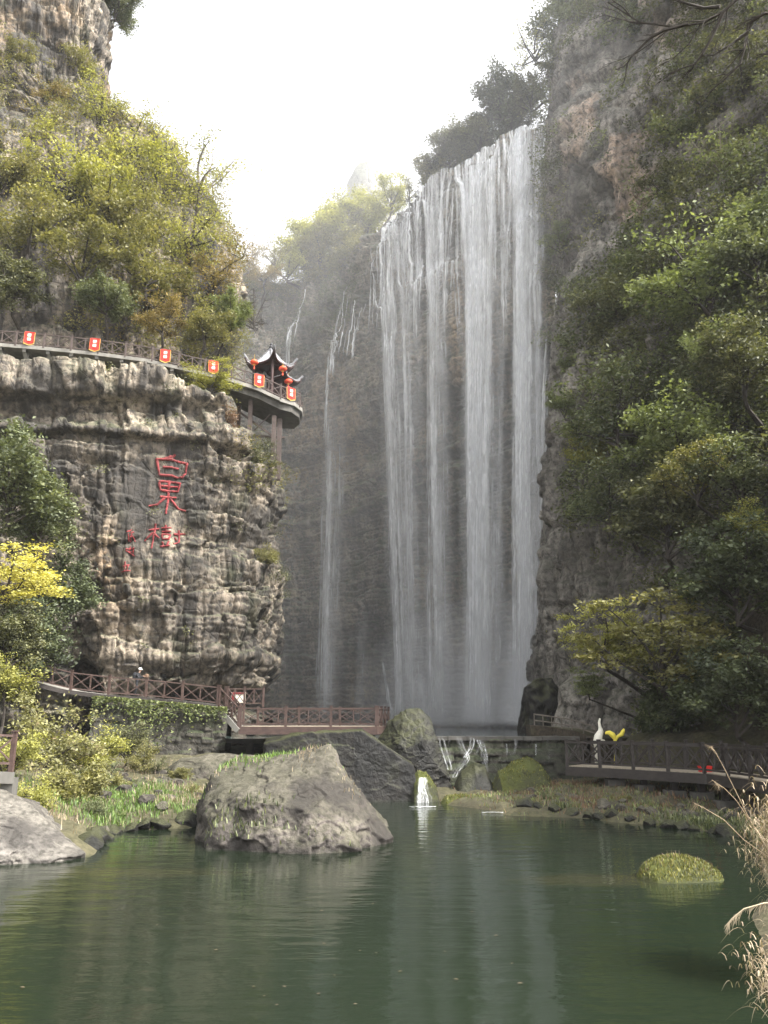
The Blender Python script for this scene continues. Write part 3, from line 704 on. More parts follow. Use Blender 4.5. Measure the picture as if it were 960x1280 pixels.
T('shrub', 292, 388, 66, 22, 'bush', 'fresh', 'bright yellow-green bush beside the pavilion roof', 'left', group=GL)
T('shrub', 318, 388, 71, 24, 'bare', 'amber', 'nearly bare brown shrub rising behind the pavilion roof', 'left', group=GL)
T('shrub', 264, 470, 61.5, 27, 'layer', 'lime', 'light yellow-green shrub hanging below the walkway left of the pavilion', 'left', group=GL, squash=.8)
T('shrub', 282, 522, 62, 22, 'open', 'russet', 'reddish brown shrub on the ledge under the pavilion', 'left', group=GL)
T('shrub', 322, 575, 63, 26, 'open', 'deep', 'dull green shrub on the cliff corner below the pavilion pillars', 'left', group=GL)
T('shrub', 335, 690, 64, 18, 'open', 'olive', 'pale shrub growing out of the right edge of the inscribed cliff', 'left', group=GL)
# trees on the rim
GR = 'trees along the cliff rim'
T('tree', 312, 318, 120, 24, 'sparse', 'amber', 'thin bare-looking tree in the gap between left slope and far rim', 'main', group=GR, bark='pale_bark')
T('tree', 345, 318, 126, 22, 'sparse', 'olive', 'small thin tree on the far rim right of the gap', 'main', group=GR, bark='pale_bark')
T('tree', 382, 308, 130, 32, 'dense', 'lime', 'round yellow-green tree leftmost in the clump on the far rim', 'main', group=GR)
T('tree', 420, 284, 130, 36, 'dense', 'lime', 'tallest yellow-green tree in the clump left of the waterfall', 'main', group=GR)
T('tree', 450, 300, 124, 32, 'open', 'olive', 'olive tree in front of the yellow-green clump beside the waterfall', 'main', group=GR)
T('tree', 458, 268, 124, 30, 'dense', 'lime', 'dense yellow-green tree in the clump just under the far peak', 'main', group=GR)
T('tree', 400, 318, 127, 30, 'dense', 'olive', 'olive tree in front of the left half of the rim clump', 'main', group=GR)
T('tree', 360, 330, 127, 24, 'open', 'lime', 'small yellow-green tree at the left foot of the rim clump', 'main', group=GR)
T('tree', 330, 338, 124, 20, 'open', 'amber', 'small brownish tree in the gap beside the left slope', 'main', group=GR)
T('tree', 488, 246, 121, 26, 'open', 'lime', 'yellow-green tree on the rim just below the hazy far peak', 'main', group=GR)
T('tree', 512, 240, 113, 20, 'sparse', 'olive', 'small thin tree at the left end of the waterfall lip', 'main', group=GR)
T('tree', 533, 198, 110, 20, 'bare', 'amber', 'slim bare tree at the left of the dark trees over the waterfall', 'main', group=GR)
T('tree', 562, 190, 107, 31, 'dense', 'deep', 'dark round tree on the waterfall lip, leftmost of the dark ones', 'main', group=GR)
T('tree', 600, 165, 102, 26, 'dense', 'deep', 'dark tree between the two larger ones on the waterfall lip', 'main', group=GR)
T('tree', 625, 126, 99, 36, 'dense', 'dark', 'largest dark tree on the waterfall lip', 'main', group=GR)
T('shrub', 584, 186, 106, 26, 'bush', 'deep', 'dark bushy growth filling the gap under the dark trees left on the waterfall lip', 'main', group=GR)
T('shrub', 640, 150, 98.5, 24, 'bush', 'dark', 'dark bushy growth under the largest dark tree on the waterfall lip', 'main', group=GR)
T('shrub', 545, 216, 110, 20, 'bush', 'olive', 'olive bushy growth at the foot of the slim bare tree on the waterfall lip', 'main', group=GR)
T('tree', 663, 118, 94, 24, 'dense', 'deep', 'dark tree where the waterfall lip meets the right cliff', 'right', group=GR)
T('tree', 668, 55, 93, 30, 'sparse', 'lime', 'pale thin tree leaning over the waterfall from the right cliff top', 'right', group=GR)
T('tree', 715, 18, 92, 44, 'open', 'green', 'hazy green tree at the top of the right cliff edge', 'right', group=GR)
T('tree', 720, 95, 88, 34, 'open', 'deep', 'hazy dark tree on the cliff just right of the waterfall top', 'right', group=GR)
# right cliff
GC = 'trees on the right cliff'
T('tree', 790, 55, 80, 50, 'open', 'green', 'grey-green tree high on the right cliff behind the bare branches', 'right', group=GC)
T('tree', 868, 150, 62, 44, 'open', 'green', 'pale green tree below the bare branches at upper right', 'right', group=GC)
T('tree', 930, 110, 58, 55, 'open', 'deep', 'tall olive tree at the upper right picture edge', 'right', group=GC)
T('tree', 905, 205, 56, 46, 'sparse', 'fresh', 'thin light green tree with whitish branches at right', 'right', group=GC, bark='pale_bark')
T('tree', 740, 215, 78, 34, 'open', 'green', 'green tree on the rock left of the orange cliff scar', 'right', group=GC)
T('tree', 845, 245, 62, 36, 'dense', 'deep', 'dark tree right of the orange cliff scar', 'right', group=GC)
T('tree', 880, 335, 50, 68, 'open', 'fresh', 'big bright green tree with drooping boughs on the right cliff', 'right', group=GC)
T('tree', 942, 300, 48, 54, 'dense', 'green', 'green tree cut by the right picture edge beside the big bright one', 'right', group=GC)
T('shrub', 702, 300, 77, 22, 'open', 'fresh', 'light green bush on the cliff edge beside the waterfall', 'right', group=GC)
T('shrub', 722, 362, 73, 28, 'open', 'green', 'green bush on the cliff edge below the light green one', 'right', group=GC)
T('shrub', 722, 440, 66, 26, 'bush', 'fresh', 'bright green bush at mid height on the waterfall side of the right cliff', 'right', group=GC)
T('tree', 778, 400, 61, 46, 'dense', 'deep', 'dark tree left of the big bright green tree', 'right', group=GC)
T('tree', 768, 500, 54, 62, 'open', 'green', 'spreading green tree at mid height above the brown cliff foot', 'right', group=GC)
T('tree', 850, 520, 47, 60, 'open', 'fresh', 'green tree with a long bare leaning bough on the right cliff', 'right', group=GC)
T('tree', 925, 450, 45, 50, 'dense', 'deep', 'dark olive tree at mid height by the right picture edge', 'right', group=GC)
T('tree', 760, 610, 53, 48, 'open', 'green', 'dull tree hanging over the bare brown cliff foot', 'right', group=GC)
T('tree', 830, 640, 46, 56, 'dense', 'deep', 'very dark tree in the shade above the pale layered tree', 'right', group=GC)
T('tree', 925, 600, 42, 54, 'open', 'green', 'green tree with glossy leaves by the right picture edge', 'right', group=GC)
T('tree', 915, 715, 40, 62, 'dense', 'dark', 'very dark tree at the right edge beside the pale layered tree', 'right', group=GC)
T('tree', 822, 790, 42, 72, 'layer', 'olive', 'pale tree with flat layered sprays above the right boardwalk', 'right', group=GC, squash=.9)
T('tree', 755, 790, 45, 48, 'layer', 'lime', 'light green tree with thin layered boughs reaching toward the waterfall', 'right', group=GC, squash=.9)
T('tree', 830, 880, 44, 48, 'dense', 'dark', 'dark bush directly behind the middle of the right boardwalk', 'right', group=GC)
T('tree', 915, 860, 38, 55, 'dense', 'dark', 'dark bush behind the near end of the right boardwalk', 'right', group=GC)
T('shrub', 705, 505, 62, 20, 'open', 'fresh', 'light green bush on the cliff edge halfway up beside the waterfall', 'right', group=GC)
T('shrub', 735, 560, 57, 26, 'open', 'lime', 'yellowish bush on the dark cliff edge below mid height', 'right', group=GC)
T('tree', 895, 420, 47, 40, 'open', 'fresh', 'bright green tree just below the big bright one', 'right', group=GC)
T('tree', 868, 590, 43, 40, 'open', 'olive', 'yellow-tinted tree under the long bare bough', 'right', group=GC)
T('shrub', 940, 655, 40, 30, 'open', 'lime', 'yellow-green shrub by the right edge at lower mid height', 'right', group=GC)
T('shrub', 735, 850, 47, 22, 'layer', 'fresh', 'small light green sprays over the brown cliff foot beside the waterfall', 'right', group=GC)
# left foot of the cliff
GF = 'plants at the left shore'
T('tree', 16, 595, 47, 58, 'dense', 'green', 'leafy green tree at the left edge in front of the cliff', 'left', group=GF)
T('tree', 50, 650, 49, 44, 'dense', 'green', 'dark green tree between the leafy green and the bright yellow tree', 'left', group=GF)
T('tree', 10, 716, 42, 56, 'layer', 'yellow', 'bright yellow tree at the left picture edge', 'ground', group=GF, squash=.75)
T('shrub', 12, 795, 41, 38, 'dense', 'deep', 'dark leafy shrub hiding the trunk of the bright yellow tree', 'ground', group=GF)
T('tree', 88, 735, 52, 40, 'dense', 'dark', 'very dark tree beside the bright yellow tree', 'left', group=GF)
T('tree', 36, 800, 49, 48, 'dense', 'dark', 'very dark tree under the bright yellow tree', 'left', group=GF)
T('shrub', 10, 850, 41, 36, 'open', 'lime', 'pale green shrub at the left edge beside the lower walkway', 'ground', group=GF)
T('shrub', 58, 922, 38, 54, 'open', 'pinkish', 'large pale yellow-pink shrub on the left shore', 'ground', group=GF)
T('shrub', 112, 925, 40, 40, 'open', 'lime', 'pale shrub in front of the masonry wall, right of the largest one', 'ground', group=GF)
T('shrub', 10, 945, 33, 36, 'open', 'lime', 'yellow-green shrub beside the near railing end', 'ground', group=GF)
T('shrub', 92, 985, 33, 36, 'bush', 'olive', 'olive shrub with drooping leaves behind the pale shore rock', 'ground', group=GF)
T('shrub', 30, 985, 30, 34, 'open', 'lime', 'yellow-green leafy shrub right behind the pale shore rock', 'ground', group=GF)
T('shrub', 160, 925, 43, 26, 'open', 'deep', 'dark shrub against the left end of the masonry wall', 'ground', group=GF)
T('shrub', 178, 945, 42, 20, 'open', 'olive', 'low olive shrub at the foot of the masonry wall', 'ground', group=GF)
T('shrub', 130, 975, 37, 24, 'layer', 'green', 'small green shrub with long leaves at the water edge', 'ground', group=GF)

# ------------------------------------------------------------------ waterfall
def water_fall_mat(name, dens=1.0, col=(0.94, 0.95, 0.97), k=1.0, soft=False):
    t = NT(name); uv = t.n('UVMap').outputs[0]
    f1 = t.noise(uv, 1.0, 4, 0.55, sc=(2.3 * k, 0.05 * k * k, 1)); f3 = t.noise(uv, 1.0, 3, 0.55, sc=(.55 * k, 0.035 * k * k, 1))
    bu = t.noise(uv, 1.0, 4, 0.6, sc=(1.1 * k, 0.3 * k * k, 1))
    if soft: al = t.ramp(f3, [(0.3, 0.35), (0.65, 1)])
    else:
        al = t.math('MULTIPLY', t.ramp(f1, [(0.38, 0.04), (0.62, 1)]), t.ramp(f3, [(0.36, 0.15), (0.6, 1)]))
        al = t.math('MULTIPLY', al, t.ramp(bu, [(0.36, 0.3), (0.62, 1)]))
    al = t.math('MULTIPLY', al, t.math('MULTIPLY', t.attr('flow'), dens), True)
    d = t.n('BsdfDiffuse', {'Color': col}); tr = t.n('BsdfTranslucent', {'Color': col})
    s1 = t.n('MixShader', {0: 0.45, 1: d, 2: tr})
    return t.done(t.n('MixShader', {0: al, 1: t.n('BsdfTransparent'), 2: s1}))
M['fall'] = water_fall_mat('falling_water', 2.7)
M['veil'] = water_fall_mat('drifting_spray_veil', 1.0, soft=True)

class Ribbons:
    def __init__(s): s.V = []; s.Q = []; s.flow = []; s.uv = []; s.n = 0
    def add(s, C, W, side, flow, uid, arc=0.25, nc=5):
        """C path (n,3), W widths, side unit vectors, flow per point"""
        n = len(C); out = np.cross(side, np.array([0, 0, 1.0]))
        for j in range(nc):
            u = j / (nc - 1) * 2 - 1
            s.V.append(C + side * (W * .5 * u)[:, None] + out * (-(W * arc * (u * u - .5)))[:, None])
        V = np.stack(s.V[-nc:], 1); s.V = s.V[:-nc]; s.V.append(V.reshape(-1, 3))
        u = np.linspace(-1, 1, nc)
        s.flow.append((flow[:, None] * (1 - u * u)[None, :] ** 1.9).ravel())
        dist = np.concatenate([[0], np.cumsum(np.linalg.norm(np.diff(C, axis=0), axis=1))])
        uvx = uid * 7.31 + (W[:, None] * u[None, :] * .5); uvy = np.broadcast_to(dist[:, None] + uid * 13.7, uvx.shape)
        s.uv.append(np.stack([uvx, uvy], 2).reshape(-1, 2))
        s.Q.append(grid_faces(n, nc) + s.n); s.n += n * nc
    def build(s, name, mat):
        me = mesh_np(name, np.concatenate(s.V), np.concatenate(s.Q), {'flow': np.concatenate(s.flow)}, None, np.concatenate(s.uv))
        me.polygons.foreach_set('use_smooth', [True] * len(me.polygons))
        return link(name, me, None, mat)

colpx = MAIN.px[len(mz) // 2]
def stream(rb, pxt, pxb, w0, w1, flow, ztop, zbot, r, follow=1.0, fade=0.12, fadein=0.0, gap=0.25):
    zs = np.arange(ztop, zbot, -0.6); k = len(zs); tt = np.linspace(0, 1, k)
    px = pxt + (pxb - pxt) * tt + 1.2 * np.sin(tt * 5 + r.uniform(0, 6)) * tt
    ri = np.clip(np.interp(zs, mz, np.arange(len(mz))).round().astype(int), 0, len(mz) - 1)
    want = px.copy()
    for it in range(4):
        ci = np.clip(np.interp(px, colpx, np.arange(len(colpx))).round().astype(int), 0, len(colpx) - 1)
        d = MAIN.D[ri, ci]
        o = np.maximum.accumulate(d)
        o = o * follow + d * (1 - follow)
        o = np.maximum(np.convolve(np.pad(o, 2, mode='edge'), np.ones(5) / 5, 'valid'), d) + gap + 1.0 * tt
        Npt = MAIN.N[ri, ci].copy(); Npt[:, 2] = 0; Npt /= np.linalg.norm(Npt, axis=1, keepdims=True)
        C = MAIN.B[ri, ci] + Npt * o[:, None]; C[:, 2] = zs
        now = 480 + C[:, 0] * F / (C[:, 1] * CP + (zs - CAMZ) * SP)
        px = px + (want - now)
        if it == 3: C[:, 0] += (want - now) * (C[:, 1] * CP + (zs - CAMZ) * SP) / F * .5
    W = w0 + (w1 - w0) * tt ** .8
    side = np.stack([-Npt[:, 1], Npt[:, 0], 0 * tt], 1)
    fl = flow * np.clip((1 - tt) / fade, 0, 1) ** .7 if fade > 0 else flow * np.ones(k)
    if fadein > 0: fl = fl * np.clip(tt / fadein, 0, 1)
    rb.add(C, W, side, fl * np.ones(k), r.uniform(0, 100))

r = np.random.default_rng(50)
rb = Ribbons(); rv = Ribbons()
STR = [(474, 499, 1.0), (487, 512, .45), (501, 521, .6), (517, 533, .22), (537, 548, .85), (549, 556, .4), (588, 590, 1.5), (601, 599, 1.2), (614, 608, .7), (631, 622, .3), (648, 654, 1.6), (658, 661, .8), (672, 667, .5)]
for pt, pb, q in STR:
    dr = r.normal() * 2
    for i in range(2):                                                   # the soft body of the strand
        stream(rb, pt + r.normal() * 2.5, pb + r.normal() * 2.5, r.uniform(1.3, 2.0), r.uniform(3.2, 5.0), .55 * q, 82.3, 2.8, r, fade=.04)
    for i in range(max(2, int(5 * q))):                                  # bright threads inside it
        g = r.normal() * 3.5
        stream(rb, pt + g, pb + g * .7 + dr, r.uniform(.4, .7), r.uniform(1.1, 2.0), q * r.uniform(.6, 1.0), 82.3, r.uniform(3, 14), r, fade=.25)
    stream(rv, pt, pb, 2.5, r.uniform(5, 8), .2 * q, 74, 2.8, r, fade=.03, fadein=.35, gap=1.2)
for i in range(210):                                                     # cascades over the broken steps under the lip
    p0 = r.uniform(470, 684); near = min(STR, key=lambda a: abs(a[0] - p0))
    z0 = 82.3 if i % 5 < 3 else r.uniform(68, 80)
    stream(rb, p0, p0 + (near[0] - p0) * r.uniform(.1, .7), r.uniform(.3, .8), r.uniform(.6, 1.4), r.uniform(.35, 1.0), z0, z0 - r.uniform(7, 27), r, follow=.8, fade=.5, fadein=0 if z0 > 82 else .1)
for i in range(60):                                                      # clumps of water shot clear of the strands
    pt, pb, q = STR[r.integers(len(STR))]; z0 = r.uniform(18, 70); f_ = (82 - z0) / 80; p0 = pt + (pb - pt) * f_ + r.normal() * 3
    stream(rb, p0, p0 + (pb - pt) * .15 + r.normal(), .3, r.uniform(.6, 1.1), q * r.uniform(.7, 1.3), z0, max(3, z0 - r.uniform(8, 22)), r, fade=.75, fadein=.15, gap=.9)
for i in range(34):                                                      # spray blown about near the foot
    p0 = r.choice([505, 545, 592, 605, 640, 656]) + r.normal() * 9
    stream(rv, p0, p0 + r.normal() * 8, 3, r.uniform(6, 10), r.uniform(.14, .3), r.uniform(9, 26), 2.8, r, fade=.02, fadein=.7, gap=1.8)
for p0, p1, z0 in [(598, 612, 14), (596, 606, 12), (478, 490, 12), (500, 494, 14)]:   # jets thrown off the rocks at the foot
    for i in range(3): stream(rb, p0 + r.normal(), p1 + r.normal(), .3, 1.3, 1.0, z0, 2.8, r, fade=.3, fadein=.15, gap=2.0)
o = rb.build('waterfall', M['fall']); tag(o, kind='structure'); o['label'] = 'broad white waterfall dropping in strands down the cliff'
o = rv.build('spray_veil', M['veil']); tag(o, kind='structure'); o['label'] = 'soft spray drifting round the strands of the waterfall'
rb = Ribbons()
for pt, pb, zt, zb, n, fl in [(432, 418, 74, 60, 6, 1.0), (418, 414, 66, 57, 5, 1.0), (446, 436, 70, 58, 5, 1.0), (375, 358, 77, 66, 5, .9), (364, 352, 72, 58, 5, .6), (410, 405, 62, 46, 5, .5), (470, 462, 80, 60, 4, .5)]:
    for i in range(n):
        g = r.normal() * 3
        stream(rb, pt + g, pb + g, .3, r.uniform(.5, 1.0), fl * r.uniform(.8, 1.4), zt + r.uniform(-1, 1), zb, r, follow=.35, fade=.3, gap=.2)
for i in range(14):
    p0 = r.uniform(402, 432)
    stream(rb, p0, p0 - 8 + r.normal() * 3, 1.2, r.uniform(2, 4.5), r.uniform(.22, .45), r.uniform(44, 58), 3, r, fade=.15, fadein=.2)
for i in range(8):
    p0 = 684 + r.normal() * 1.5
    stream(rb, p0, p0 - 8, .3, r.uniform(.6, 1.2), r.uniform(.25, .5), r.uniform(44, 52), r.uniform(18, 28), r, fade=.5, fadein=.2, gap=1.5)
for i in range(6):
    p0 = r.uniform(440, 452)
    stream(rb, p0 + 6, p0, .8, r.uniform(1.5, 3), r.uniform(.12, .25), 22, 3, r, fade=.2, fadein=.4)
o = rb.build('waterfall', M['fall']); tag(o, kind='structure'); o['label'] = 'thin trickles and veils left of the main waterfall'

# ------------------------------------------------------------------ boulders and rocks
def ico(sub):
    bm = bmesh.new(); bmesh.ops.create_icosphere(bm, subdivisions=sub, radius=1.0)
    V = np.array([v.co[:] for v in bm.verts]); Q = np.array([[v.index for v in f.verts] for f in bm.faces]); bm.free(); return V, Q
ICO6 = ico(6); ICO5 = ico(5)
def hull_rock(name, label, planes, scale, loc, mat, seed, rot=0, rough=.06, cat='boulder', fine=True, group=None):
    """boulder cut by planes (unit normals, offsets) from a ball, then weathered"""
    V, Q = (ICO6 if fine else ICO5); D = V / np.linalg.norm(V, axis=1, keepdims=True)
    rr = np.random.default_rng(seed); rad = np.full(len(D), 1.15)
    for nx, ny, nz, d in planes:
        nn = np.array([nx, ny, nz], float); nn /= np.linalg.norm(nn); c = D @ nn
        rad = np.minimum(rad, np.where(c > 0.02, d / np.maximum(c, 0.02), 9))
    Vd = D * rad[:, None]
    s_ = seed * 3.1
    f = fbm(Vd[:, 0] * 2.2 + s_, Vd[:, 1] * 2.2, Vd[:, 2] * 2.2, seed, 5)
    b2 = fbm(Vd[:, 0] * 9 + s_, Vd[:, 1] * 9, Vd[:, 2] * 9, seed + 2, 3)
    Vd = Vd * (1 + rough * 1.6 * f + rough * .5 * b2)[:, None]
    a = R(rot); Vd = Vd * np.array(scale)
    Vd = Vd @ np.array([[math.cos(a), math.sin(a), 0], [-math.sin(a), math.cos(a), 0], [0, 0, 1]])
    o = link(name, mesh_np(name, Vd, Q), None, mat); o.location = loc
    tag(o, label, cat, group); return o
def rnd_planes(seed, n=9):
    rr = random.Random(seed); out = []
    for i in range(n):
        v = Vector((rr.uniform(-1, 1), rr.uniform(-1, 1), rr.uniform(-.4, 1))).normalized(); out.append((v.x, v.y, v.z, rr.uniform(.62, .9)))
    return out

# outline-driven boulder: the top line as seen, given real depth
def ridge_rock(name, label, prof, Y, depth, mat, seed, zbot=-0.8, lean=0.35, rough=.16, cat='boulder', n=150, m=90, front=0.55, group=None):
    """prof: (px, py) of the crest; the front slopes toward the viewer, the back falls away behind"""
    px = np.array([p[0] for p in prof], float); py = np.array([p[1] for p in prof], float)
    u = np.linspace(px[0], px[-1], n); crest = np.interp(u, px, py)
    t = np.linspace(-1, 1, m)                                     # -1 front foot, 0 crest, 1 back foot
    VV = np.zeros((m, n, 3))
    zc = np.array([P(a, b, Y).z for a, b in zip(u, crest)])
    edge = np.clip(np.minimum(u - u[0], u[-1] - u) / (0.14 * (u[-1] - u[0])), 0, 1) ** .6
    for i, tt in enumerate(t):
        dd = depth * edge * (front if tt < 0 else 1 - front)
        hf = 1 - abs(tt) ** (1.7 if tt < 0 else 1.6)
        VV[i, :, 1] = Y + dd * tt
        VV[i, :, 2] = zbot + (zc - zbot) * hf
        VV[i, :, 0] = X(u, Y, zc)
    s_ = seed * 1.7
    nz_ = fbm(VV[..., 0] * .9 + s_, VV[..., 1] * .9, VV[..., 2] * .9, seed, 6); n2 = fbm(VV[..., 0] * .35 + s_, VV[..., 1] * .35, VV[..., 2] * .35, seed + 3, 3)
    VV[..., 1] += rough * 2.2 * nz_ + rough * 3 * n2; VV[..., 2] += (rough * .9 * nz_) * (1 - np.abs(t)[:, None] * .5)
    VV[..., 0] += rough * fbm(VV[..., 2] * .9 + s_, VV[..., 1] * .9, VV[..., 0] * .9, seed + 5, 4)
    foot = VV[0].copy(); foot[:, 2] = zbot - .5; back = VV[-1].copy(); back[:, 2] = zbot - .5
    VV = np.concatenate([foot[None], VV, back[None]], 0)
    o = Vector((X((px[0] + px[-1]) / 2, Y, 0), Y, 0)); VV = VV - np.array(o)
    ob = link(name, mesh_np(name, VV, grid_faces(*VV.shape[:2])), None, mat); ob.location = o
    tag(ob, label, cat, group); ob['_w'] = 0; del ob['_w']
    return ob

def facet_rock(name, label, pts, mat, seed, rough=.05, cat='boulder', fine=True):
    bm = bmesh.new()
    W = [P(*p) for p in pts]; W += [Vector((p.x, p.y + .0, -1.0)) for p in W if p.z < .6]
    cen = sum(W, Vector()) / len(W)
    for p in W: bm.verts.new(p - cen)
    bmesh.ops.convex_hull(bm, input=bm.verts); bm.normal_update()
    pl = [(f.normal.copy(), f.normal.dot(f.verts[0].co)) for f in bm.faces if f.calc_area() > 1e-5]; bm.free()
    V, Q = ico(7) if fine else ICO6; D = V / np.linalg.norm(V, axis=1, keepdims=True); rad = np.full(len(D), 99.0)
    for n, d in pl:
        if d < 0: n, d = -n, -d
        c = D @ np.array(n); rad = np.minimum(rad, np.where(c > .01, d / np.maximum(c, .01), 99))
    Vd = D * rad[:, None]; s_ = seed * 2.3
    f = fbm(Vd[:, 0] * .45 + s_, Vd[:, 1] * .45, Vd[:, 2] * .45, seed, 4); g = fbm(Vd[:, 0] * 1.6 + s_, Vd[:, 1] * 1.6, Vd[:, 2] * 2.2, seed + 4, 5)
    cell = np.zeros(len(Vd)); 
    for sc_, am in ((.8, .9), (2.0, .45)):
        Q_ = Vd * sc_ + .35 * np.stack([fbm(Vd[:, 0] * sc_, Vd[:, 1] * sc_, Vd[:, 2] * sc_, seed + 20 + i_, 2) for i_ in range(3)], 1) + s_
        b_ = np.floor(Q_); best = np.full(len(Vd), 9.0); val = np.zeros(len(Vd))
        for ii in (-1, 0, 1):
            for jj in (-1, 0, 1):
                for kk_ in (-1, 0, 1):
                    cx, cy_, cz = b_[:, 0] + ii, b_[:, 1] + jj, b_[:, 2] + kk_
                    dx = cx + hsh(cx, cy_, cz, 1) - Q_[:, 0]; dy = cy_ + hsh(cx, cy_, cz, 2) - Q_[:, 1]; dz = cz + hsh(cx, cy_, cz, 3) - Q_[:, 2]
                    dd_ = dx * dx + dy * dy + dz * dz; m_ = dd_ < best; best = np.where(m_, dd_, best)
                    val = np.where(m_, hsh(cx, cy_, cz, 4) - .5 + .9 * (dx * (hsh(cx, cy_, cz, 5) - .5) + dz * (hsh(cx, cy_, cz, 6) - .5)), val)
        cell += am * val
    Vd = Vd * (1 + rough * 1.1 * cell)[:, None]
    rdg = np.abs(fbm(Vd[:, 0] * .9 + Vd[:, 2] * .5 + s_, Vd[:, 1] * .9, Vd[:, 2] * 1.3 - Vd[:, 0] * .5, seed + 8, 3))
    Vd = Vd * (1 + (rough * 1.6 * f + rough * .9 * g - rough * .45 * np.exp(-rdg / .05)))[:, None]
    o = link(name, mesh_np(name, Vd, Q), None, mat); o.location = cen; tag(o, label, cat); return o
BIG = facet_rock('boulder', 'huge grey angular boulder standing in the pool in front of the deck', [(248, 1030, 29), (252, 1005, 28.2), (264, 1052, 27.0), (330, 1060, 26.4), (400, 1063, 26.0), (446, 1060, 26.3), (491, 1046, 28.3), (262, 966, 29.5), (300, 951, 30.5), (385, 941, 30.2), (410, 937, 29.4), (424, 955, 28.8), (300, 1000, 27.2), (380, 1012, 26.6), (452, 1000, 28.2), (478, 1032, 29), (290, 952, 33.5), (400, 945, 33), (484, 1035, 32.5), (252, 1000, 33)], M['boulder'], 5, rough=.062)
facet_rock('boulder', 'pale jagged shore rock at the left picture edge', [(-70, 978, 27), (0, 983, 26.8), (14, 986, 27), (45, 1012, 26.2), (78, 1042, 25.7), (108, 1068, 25.3), (60, 1074, 24.4), (0, 1076, 24.2), (-70, 1078, 24.1), (-70, 985, 29.5), (50, 1008, 29), (104, 1060, 27.5), (18, 1032, 25), (-50, 1020, 25)], M['pale_boulder'], 8, rough=.1)
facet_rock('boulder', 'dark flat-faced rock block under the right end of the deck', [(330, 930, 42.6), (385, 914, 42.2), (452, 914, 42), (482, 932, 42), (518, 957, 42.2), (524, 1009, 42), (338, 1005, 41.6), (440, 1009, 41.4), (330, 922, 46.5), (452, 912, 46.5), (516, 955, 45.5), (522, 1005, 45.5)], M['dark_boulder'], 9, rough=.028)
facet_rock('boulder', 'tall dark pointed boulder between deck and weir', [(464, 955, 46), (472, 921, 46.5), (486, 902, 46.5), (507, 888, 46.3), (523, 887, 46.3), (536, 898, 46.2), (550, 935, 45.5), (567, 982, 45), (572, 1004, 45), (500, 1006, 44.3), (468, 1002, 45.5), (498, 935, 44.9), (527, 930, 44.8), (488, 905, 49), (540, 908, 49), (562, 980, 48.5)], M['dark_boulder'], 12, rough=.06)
ridge_rock('rock', 'low mossy ledge rock beside the small waterfall spout', [(512, 975), (521, 964), (532, 966), (545, 984), (550, 1004)], 42.5, 2.0, M['mossy'], 14, rough=.1, cat='rock')
ridge_rock('rock', 'flat ledge rock with a dark hollow behind the huge boulder', [(205, 962), (228, 948), (262, 941), (310, 942), (345, 950), (352, 966)], 43.0, 4.0, M['boulder'], 15, rough=.18, zbot=.4, cat='rock')
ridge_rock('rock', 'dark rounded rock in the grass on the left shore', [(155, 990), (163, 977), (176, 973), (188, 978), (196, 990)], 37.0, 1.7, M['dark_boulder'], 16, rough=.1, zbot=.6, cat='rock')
ridge_rock('rock', 'small brown stone at the left waterline', [(122, 1044), (127, 1033), (134, 1032), (139, 1042)], 30.2, .6, M['boulder'], 17, rough=.04, zbot=-.2, cat='rock')
ridge_rock('mossy_mound', 'yellow-green moss covered mound standing alone in the pool', [(792, 1098), (803, 1081), (818, 1073), (838, 1070), (858, 1072), (880, 1080), (897, 1090), (908, 1101)], 22.4, 2.3, M['mossy'], 18, rough=.08, zbot=-.3, cat='mound', front=.45)
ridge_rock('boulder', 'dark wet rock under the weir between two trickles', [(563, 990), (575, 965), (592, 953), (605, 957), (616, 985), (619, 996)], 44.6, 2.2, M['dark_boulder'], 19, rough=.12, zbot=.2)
ridge_rock('boulder', 'big round moss-grown boulder below the weir', [(612, 990), (622, 966), (640, 951), (660, 947), (676, 956), (687, 975), (690, 992)], 43.8, 3.0, M['mossy'], 20, rough=.12, zbot=.2)
ridge_rock('rock', 'low mossy islet at the foot of the weir', [(545, 1010), (556, 996), (575, 993), (600, 993), (620, 999), (632, 1008)], 41.0, 1.8, M['mossy'], 21, rough=.08, zbot=-.2, cat='rock')
ridge_rock('rock', 'small mossy stone beside the white rapids', [(612, 1016), (618, 1010), (628, 1009), (636, 1016)], 37.5, .9, M['mossy'], 22, rough=.05, zbot=-.2, cat='rock')
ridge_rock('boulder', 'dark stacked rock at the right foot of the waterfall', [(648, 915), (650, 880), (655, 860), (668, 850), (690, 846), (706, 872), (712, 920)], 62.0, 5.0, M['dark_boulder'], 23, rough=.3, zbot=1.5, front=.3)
ridge_rock('boulder', 'brown rock foot behind the small iron fence', [(690, 905), (700, 860), (720, 838), (760, 850), (790, 880), (800, 915)], 55.0, 5.0, M['right_rock'], 24, rough=.3, zbot=1.5, front=.3)

